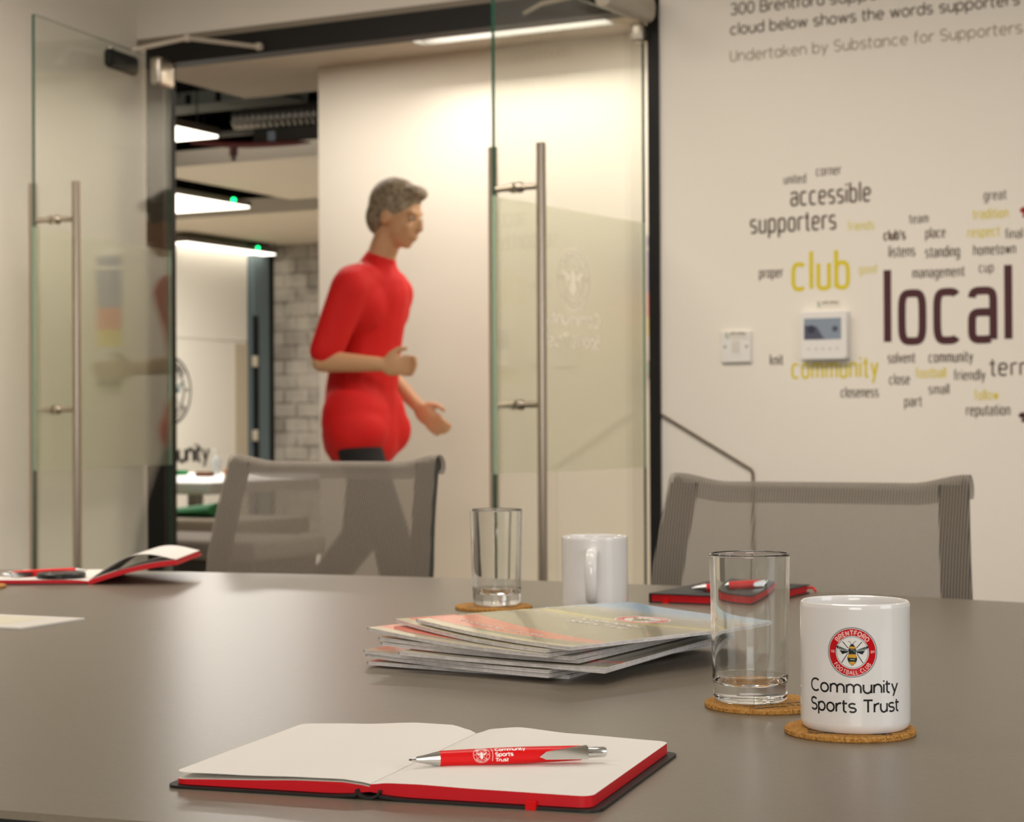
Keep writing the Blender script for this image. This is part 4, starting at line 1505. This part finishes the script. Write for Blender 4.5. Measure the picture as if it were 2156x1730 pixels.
# ------------------------------------------------------------------ stack of magazines
M_mcover_seq = []
M_pages = mat('magazine_pages', '#BDB7B2', 0.5)
t = NT(M_pages)
tc = t.n('ShaderNodeTexCoord')
sp = t.n('ShaderNodeSeparateXYZ')
t.l(tc.outputs['Object'], sp.inputs[0])
nz = t.n('ShaderNodeTexNoise')
nz.noise_dimensions = '1D'
nz.inputs['Scale'].default_value = 1800
nz.inputs['Detail'].default_value = 2
t.l(sp.outputs[2], nz.inputs['W'])
nz2 = t.n('ShaderNodeTexNoise')
nz2.inputs['Scale'].default_value = 160
t.l(tc.outputs['Object'], nz2.inputs['Vector'])
mixf = t.math('ADD', t.math('MULTIPLY', nz.outputs['Fac'], .75), t.math('MULTIPLY', nz2.outputs['Fac'], .25))
t.l(t.ramp(mixf, [(.36, lin('#9A9493')), (.47, lin('#D8D3D0')), (.66, lin('#EFECE9'))]), t.bsdf.inputs['Base Color'])
M_mwhite = mat('magazine_spine_white', '#F0ECE8', 0.35)
M_mback = mat('magazine_back', '#C9C2BA', 0.3)

MW, MH, MT = .212, .297, .0033


def cover_mat():
    """printed cover: sky, crowd, pitch, a salmon title band and a pale foot, in the sheet's own coordinates"""
    mt = mat('magazine_cover', '#B7A98C', 0.22, spec=0.5, coat=0.4)  # print colours paled to stand in for glare on the gloss
    t = NT(mt)
    tc = t.n('ShaderNodeTexCoord')
    sp = t.n('ShaderNodeSeparateXYZ')
    t.l(tc.outputs['Object'], sp.inputs[0])
    nz = t.n('ShaderNodeTexNoise')
    nz.inputs['Scale'].default_value = 26
    nz.inputs['Detail'].default_value = 6
    t.l(tc.outputs['Object'], nz.inputs['Vector'])
    wob = t.math('MULTIPLY', t.math('SUBTRACT', nz.outputs['Fac'], .5), .05)
    # height on the page, 0 foot .. 1 head; the bands lean and bow a little
    v = t.math('DIVIDE', sp.outputs[1], MH)
    vv = t.math('ADD', v, t.math('MULTIPLY', sp.outputs[0], -.35))
    pic = t.math('ADD', vv, wob)
    c = t.ramp(pic, [(.0, lin('#9C9478')), (.30, lin('#A69C7E')), (.44, lin('#958D70')), (.52, lin('#B0A488')), (.57, lin('#D6C774')), (.62, lin('#8F8F6C')), (.68, lin('#A09A8C')), (.76, lin('#B4B0A8')), (.82, lin('#A8C0D0')), (.90, lin('#98BEE0'))])
    nz2 = t.n('ShaderNodeTexNoise')
    nz2.inputs['Scale'].default_value = 320
    nz2.inputs['Detail'].default_value = 3
    t.l(tc.outputs['Object'], nz2.inputs['Vector'])
    c = t.mixc(t.math('MULTIPLY', nz2.outputs['Fac'], .35), c, lin('#6D7058'))
    band = t.math('MULTIPLY', t.math('GREATER_THAN', vv, .045), t.math('LESS_THAN', t.math('ADD', v, t.math('MULTIPLY', sp.outputs[0], .5)), .265))
    c = t.mixc(band, c, lin('#E5755C'))
    foot = t.math('LESS_THAN', t.math('ADD', v, t.math('MULTIPLY', sp.outputs[0], .12)), .052)
    c = t.mixc(foot, c, lin('#CDC4A4'))
    t.l(c, t.bsdf.inputs['Base Color'])
    return mt


M_mcov = cover_mat()
mags = [  # corner at the foot, near the camera; base height; lift of the spine; angle
    (-.751, 1.555, .0000, .0020, 1.0), (-.758, 1.527, .0038, .0045, -8.1), (-.758, 1.527, .0076, .0050, -7.1), (-.704, 1.531, .0119, .0040, 0.0),
    (-.735, 1.543, .0163, .0052, -2.0), (-.738, 1.534, .0199, .0060, -4.4), (-.753, 1.515, .0236, .0110, -9.6), (-.756, 1.518, .0273, .0120, -19.9), (-.730, 1.514, .0312, .0095, -20.0)]
mlabel = ['magazine lowest in the stack, flat on the table', 'magazine second from the table in the stack, its folded spine poking out low', 'magazine third from the table in the stack, resting on the one with the lowest fold',
          'magazine fourth from the table in the stack, its splayed corner jutting out furthest', 'magazine in the middle of the stack, fifth counted from the table', 'magazine fourth counted from the top of the stack', 'magazine third from the top of the stack, its curled spine showing an orange cover strip',
          'magazine second from the top of the stack, directly under the topmost cover', 'topmost magazine of the stack, its glossy cover with badge and title fully seen']
for i, ((fx, fy, zb_, lift, ang), lab) in enumerate(zip(mags, mlabel)):
    a = radians(ang)
    mg = thing('magazine', lab, 'magazine', (fx - MW * cos(a), fy - MW * sin(a), TZ + zb_), a, 'stack of magazines on the table')
    n = 24
    xs = [MW * q_ / n for q_ in range(n + 1)]
    curl = lambda x, t_, lift=lift: lift * (1 - x / MW) ** 2.2 * (1 - .35 * t_)
    fl = .0016 if i == 3 else 0.0
    up = lambda x, t_, fl=fl: fl * max(0, (x / MW - .7) / .3) * (1 - t_)
    pg = slab(xs, lambda x, t_: curl(x, t_) - up(x, t_) + .0003, lambda x, t_: curl(x, t_) + MT - .0003, 0.0006, MH - .0006, 10)
    bm_fix(pg.build('page_block', [M_pages, M_pages], mg, True, 30))
    # cover: front sheet, rounded folded spine, back sheet
    fr = slab([x - .0004 for x in xs], lambda x, t_: curl(x, t_) + MT - .0003, lambda x, t_: curl(x, t_) + MT, 0, MH, 10, 1, 0, 1)
    bk_ = slab([x - .0004 for x in xs], lambda x, t_: curl(x, t_) - up(x, t_), lambda x, t_: curl(x, t_) - up(x, t_) + .0003, 0, MH, 10, 1, 2, 2)
    cvm = MB()
    for s_ in (fr, bk_):
        k0 = len(cvm.v)
        cvm.v += s_.v
        cvm.f += [tuple(q_ + k0 for q_ in f_) for f_ in s_.f]
        cvm.m += s_.m
    loops = []
    for j in range(11):
        t_ = j / 10
        L = []
        for q_ in range(9):
            b_ = pi / 2 + pi * q_ / 8
            L.append((-.0004 + .0012 * cos(b_), MH * t_, lift * (1 - .35 * t_) + MT / 2 + MT / 2 * sin(b_)))
        loops.append(L)
    cvm.loft(loops, 1, False)
    # the salmon title band shows in the sheet's own material; the spine stays white
    bm_fix(cvm.build('cover', [M_mcov, M_mwhite, M_mback], mg, True, 30))
    if i == 8:
        zt = lambda x, y: curl(x, y / MH) + MT + .00015
        f0 = lambda a_, b_: (a_, b_, zt(a_, b_))
        pm = mat('cover_print_white', '#F2EEE4', .3)
        p = MB()
        write(p, 'Changing Futures', .118, .0062, lambda a_, b_: f0(.020 + a_, .034 + b_), .0012, 1.0, 2, .3, step=.004, single=True)
        p.build('title_print', pm, mg, False)
        p = MB()
        write(p, 'Community', .078, .0098, lambda a_, b_: f0(.070 + a_, .152 + b_), .0021, 1.0, 2, .3, step=.004)
        write(p, 'Sports Trust', .078, .0098, lambda a_, b_: f0(.070 + a_, .132 + b_), .0021, 1.0, 2, .3, step=.004)
        p.build('club_name_print', pm, mg, False)
        kk = MB()
        crest(kk, .028, lambda q_: (lambda a_, b_: (.108 + a_, .202 + b_, zt(.108 + a_, .202 + b_) + .00005 * q_)), dict(white=0, grey=0, red=1, letter=0, dark=2, pale=0, gold=3))
        kk.build('badge', [pm, mat('cover_red', '#D8321F', .3), mat('cover_dark', '#4B4A3E', .3), mat('cover_gold', '#C9A440', .3)], mg, False)

# ------------------------------------------------------------------ closed notebook with pen, before the far chair
n2 = thing('notebook', 'closed black notebook with red page edges under a pen, before the chair', 'notebook', (-.978, 2.270, TZ), radians(-.6))
NH = .0125
MB().rbox(-.002, .142, -.002, .212, 0, .0018, .0008).rbox(-.002, .142, -.002, .212, NH - .0018, NH, .0008).box(-.002, .0005, -.002, .212, .001, NH - .001).build('cover', M_cover, n2)
MB().box(.0006, .139, 0, .209, .0018, NH - .0018).build('page_block', M_rededge, n2, False)
MB().box(.018, .026, -.0034, -.0004, -.0, .006).build('elastic_band', M_red, n2, False)
MB().tube([(.13, .209, .006), (.145, .215, .008), (.150, .214, .002)], .0018, 6).build('ribbon_bookmark', M_red, n2)
zz = TZ + NH + RP
pen('red pen lying on the closed black notebook', at(1456, 1238, 'z', zz), at(1664, 1231, 'z', zz), radians(0), False, length=.135)

# ------------------------------------------------------------------ propped open notebook at the far end of the table
n3 = thing('notebook', 'open notebook with a red cover half tilted up, beside the glass door', 'notebook', (-1.838, 2.188, TZ), radians(27))
MB().rbox(-.150, 0, -.002, .205, 0, .002, .0009).build('cover', M_cover, n3)
lp = slab([-.148 + .148 * q_ / 10 for q_ in range(11)], lambda x, t_: .002, lambda x, t_: .0072 - .002 * max(0, 1 + x / .02), 0, .203, 4)
bm_fix(lp.build('page_block', [M_paper, M_rededge], n3, True, 30))
rise = lambda x: .038 * (1 - (1 - min(1, x / .142)) ** 1.7)
xs = [.128 * q_ / 20 for q_ in range(21)]
rp_ = slab(xs, lambda x, t_: rise(x) * .78 + .0015, lambda x, t_: rise(x) * .78 + .0068, 0, .203, 4)
bm_fix(rp_.build('page_block', [M_paper, M_rededge], n3, True, 30))
rcv = slab([x for x in xs] + [.131], lambda x, t_: rise(x) * .78 - .0008, lambda x, t_: rise(x) * .78 + .0013, -.002, .205, 4, 0, 0, 0)
bm_fix(rcv.build('cover_flap', M_rededge, n3, True, 30))
tp = slab(xs, lambda x, t_: rise(x) * .78 + .0072 + .016 * sin(pi * min(1, x / .128)) ** 1.2, lambda x, t_: rise(x) * .78 + .0076 + .016 * sin(pi * min(1, x / .128)) ** 1.2, .001, .202, 4, 0, 0, 0)
bm_fix(tp.build('loose_page', M_paper, n3, True, 30))
zz = TZ + .0072 + RP
pa, pb = at(181, 1200, 'z', zz), at(20, 1209, 'z', zz)
pen('red pen lying on the page of the tilted notebook behind the lens cap', pa, pb, radians(180), False, length=.135)
q = at(129, 1216, 'z', TZ + .0072)
lc = thing('lens_cap', 'black round cap lying on the page of the tilted notebook', 'lens cap', (q.x, q.y, TZ + .0073))
MB().lathe([(0, 0), (.034, 0), (.036, .0015), (.036, .0065), (.034, .008), (.028, .0082), (.027, .0072), (0, .0072)], 48).build('cap_body', mat('black_cap', '#151412', .35), lc)

# white card
cd = thing('white_card', 'white card with a cream centre lying flat on the table', 'card', (-1.5045, 1.783, TZ), radians(3.5))
MB().box(-.21, 0, -.119, 0, .0002, .0026).build('card_sheet', mat('card_white', '#E9E5DD', .35), cd, False)
MB().box(-.196, -.042, -.100, -.018, .0026, .0029).build('cream_panel', mat('card_cream', '#E3DCC4', .5), cd, False)


# ------------------------------------------------------------------ person walking past in the corridor
def remesh(mb, name, mt, parent, vox, smooth=4, fac=.5):
    o = mb.build(name, mt, parent, True, 180)
    r = o.modifiers.new('remesh', 'REMESH')
    r.mode = 'VOXEL'
    r.voxel_size = vox
    r.use_smooth_shade = True
    s = o.modifiers.new('smooth', 'SMOOTH')
    s.factor = fac
    s.iterations = smooth
    return o


def ell(mb, c, r, rot=None, n=20):
    c = Vector(c)
    loops = []
    for i in range(1, n // 2):
        a = pi * i / (n // 2)
        loops.append([c + (rot @ Vector((r[0] * sin(a) * cos(2 * pi * j / n), r[1] * sin(a) * sin(2 * pi * j / n), -r[2] * cos(a))) if rot else Vector((r[0] * sin(a) * cos(2 * pi * j / n), r[1] * sin(a) * sin(2 * pi * j / n), -r[2] * cos(a)))) for j in range(n)])
    mb.loft(loops, 0, True, True, True)


def limb(mb, pts):
    """chain of (point, radius): tapered, with a ball at each joint"""
    for (p, r) in pts:
        ell(mb, p, (r, r, r), None, 16)
    for (p, r), (q_, s_) in zip(pts, pts[1:]):
        p, q_ = Vector(p), Vector(q_)
        k = [p.lerp(q_, i / 4) for i in range(5)]
        mb.tube(k, [r + (s_ - r) * i / 4 for i in range(5)], 16)


per = thing('person', 'person in a red polo shirt and black trousers striding past in the corridor', 'person', (-3.915, 6.27, 0), radians(4))
per.scale = (1.045, 1.045, 1.045)
M_skin = mat('skin', '#C79A72', 0.5)
M_polo = noise_bump(mat('red_polo', '#D2100C', 0.75), 90, .15, .004)
M_trou = mat('black_trousers', '#1A1717', 0.8)
M_hair = noise_tint(mat('grey_brown_hair', '#8A7A63', 0.6), '#6F604B', '#9C8C74', 60)
tilt = Matrix.Rotation(radians(14), 3, 'Y')
HC = Vector((.150, 0, 1.690))
b = MB()
hd = lambda x, y, z: HC + tilt @ Vector((x, y, z))
ell(b, hd(-.008, 0, .025), (.094, .074, .098), tilt, 24)          # skull
ell(b, hd(.030, 0, -.035), (.064, .058, .080), tilt, 20)         # face and jaw
ell(b, hd(.060, 0, -.092), (.026, .026, .022), tilt, 12)         # chin
ell(b, hd(.097, 0, -.020), (.018, .013, .030), tilt, 12)         # nose
ell(b, hd(.106, 0, -.032), (.012, .014, .011), tilt, 12)
ell(b, hd(.090, 0, -.060), (.012, .024, .008), tilt, 12)         # lips
ell(b, hd(.089, 0, -.072), (.011, .021, .008), tilt, 12)
ell(b, hd(.078, 0, .022), (.016, .052, .012), tilt, 12)          # brow
for s in (-1, 1):
    ell(b, hd(-.010, s * .076, -.015), (.020, .010, .032), tilt, 12)   # ears
    ell(b, hd(.060, s * .036, -.030), (.026, .020, .022), tilt, 12)
limb(b, [(hd(-.015, 0, -.06), .052), ((.085, 0, 1.545), .055), ((.06, 0, 1.46), .075)])
limb(b, [((.05, 0, 1.42), .12), ((.02, 0, 1.20), .115), ((0, 0, .98), .13)])
# arms: shoulder, elbow, wrist, palm; the fingers follow
ARMS = {-1: [(.055, -.185, 1.415), (-.035, -.235, 1.150), (.190, -.225, 1.135)], 1: [(.045, .185, 1.415), (-.06, .24, 1.155), (.10, .25, 1.00)]}
for s, (sh, el, wr_) in ARMS.items():
    limb(b, [(sh, .056), (el, .041), (wr_, .027)])
    d = (Vector(wr_) - Vector(el)).normalized()
    side = Vector((0, 0, 1)).cross(d).normalized()
    upv = d.cross(side)
    palm = Vector(wr_) + d * .055
    Rm = Matrix((d, side, upv)).transposed()
    ell(b, palm, (.052, .017, .042), Rm, 16)
    for k in range(4):
        base = palm + d * .040 + upv * (.030 - .020 * k)
        ln = (.070, .078, .072, .058)[k]
        inw = side * (s * 1.0)
        p1 = base + d * ln * .45 + inw * .004
        p2 = p1 + (d * .75 + inw * .5).normalized() * ln * .32
        p3 = p2 + (d * .4 + inw * .9).normalized() * ln * .26
        limb(b, [(base, .0095), (p1, .0090), (p2, .0082), (p3, .0070)])
    tb = palm - d * .015 + upv * .036
    limb(b, [(tb, .012), (tb + d * .03 + upv * .022, .0105), (tb + d * .062 + upv * .026, .0088)])
LEGS = {-1: [(.0, -.095, .93), (.17, -.10, .51), (.25, -.10, .10)], 1: [(.0, .095, .93), (-.06, .10, .50), (-.33, .10, .16)]}
for s, (hp_, kn, an) in LEGS.items():
    limb(b, [(hp_, .085), (kn, .058), (an, .040)])
    limb(b, [(an, .04), ((an[0] + .10, an[1], an[2] - (.055 if s < 0 else .11)), .032)])
remesh(b, 'body', M_skin, per, .0075, 3)
sh_ = MB()
limb(sh_, [((.05, 0, 1.40), .135), ((.025, 0, 1.22), .128), ((.0, 0, 1.05), .135), ((-.005, 0, .88), .147)])
for s in (-1, 1):
    ell(sh_, (.045, s * .085, 1.36), (.105, .105, .12))
    ell(sh_, (.010, s * .065, .93), (.132, .122, .175))
    ell(sh_, (.03, s * .095, .90), (.118, .108, .105))
    ell(sh_, (.045, s * .10, 1.455), (.085, .10, .055))
    a, e_, w_ = ARMS[s]
    m_ = Vector(a).lerp(Vector(e_), .86)
    limb(sh_, [((.05, s * .12, 1.43), .078), (a, .074), (tuple(m_), .062)])
limb(sh_, [((.05, 0, 1.46), .085), ((.075, 0, 1.515), .066)])
po_ = remesh(sh_, 'polo_shirt', M_polo, per, .011, 4)
tr2 = MB()
ell(tr2, (0, 0, .88), (.115, .155, .12))
for s, (hp_, kn, an) in LEGS.items():
    limb(tr2, [(hp_, .086), (kn, .072), ((an[0], an[1], an[2] + .03), .060)])
remesh(tr2, 'trousers', M_trou, per, .011, 4)
hr = MB()
ell(hr, hd(-.020, 0, .040), (.102, .083, .100), tilt, 24)
ell(hr, hd(-.060, 0, -.010), (.060, .072, .080), tilt, 20)
ell(hr, hd(.055, 0, .095), (.045, .060, .030), tilt, 16)
for s in (-1, 1):
    ell(hr, hd(-.020, s * .066, .015), (.030, .016, .045), tilt, 14)
remesh(hr, 'hair', M_hair, per, .008, 3)
for s in (-1, 1):
    ey = MB()
    ell(ey, hd(.076, s * .032, .002), (.011, .013, .007), tilt, 12)
    ey.build('eye', mat('eye_white', '#B9A592', .5), per)
    ir = MB()
    ell(ir, hd(.0875, s * .032, .001), (.004, .006, .006), tilt, 10)
    ir.build('iris', mat('eye_dark', '#3A2C20', .2), per)
for s, (hp_, kn, an) in LEGS.items():
    sho = MB()
    toe = (an[0] + .17, an[1], .035 if s < 0 else .04)
    heel = (an[0] - .04, an[1], .04 if s < 0 else .12)
    limb(sho, [(heel, .042), ((an[0] + .05, an[1], (heel[2] + toe[2]) / 2 + .02), .046), (toe, .036)])
    remesh(sho, 'shoe', mat('dark_shoe', '#26211E', .4), per, .009, 3)
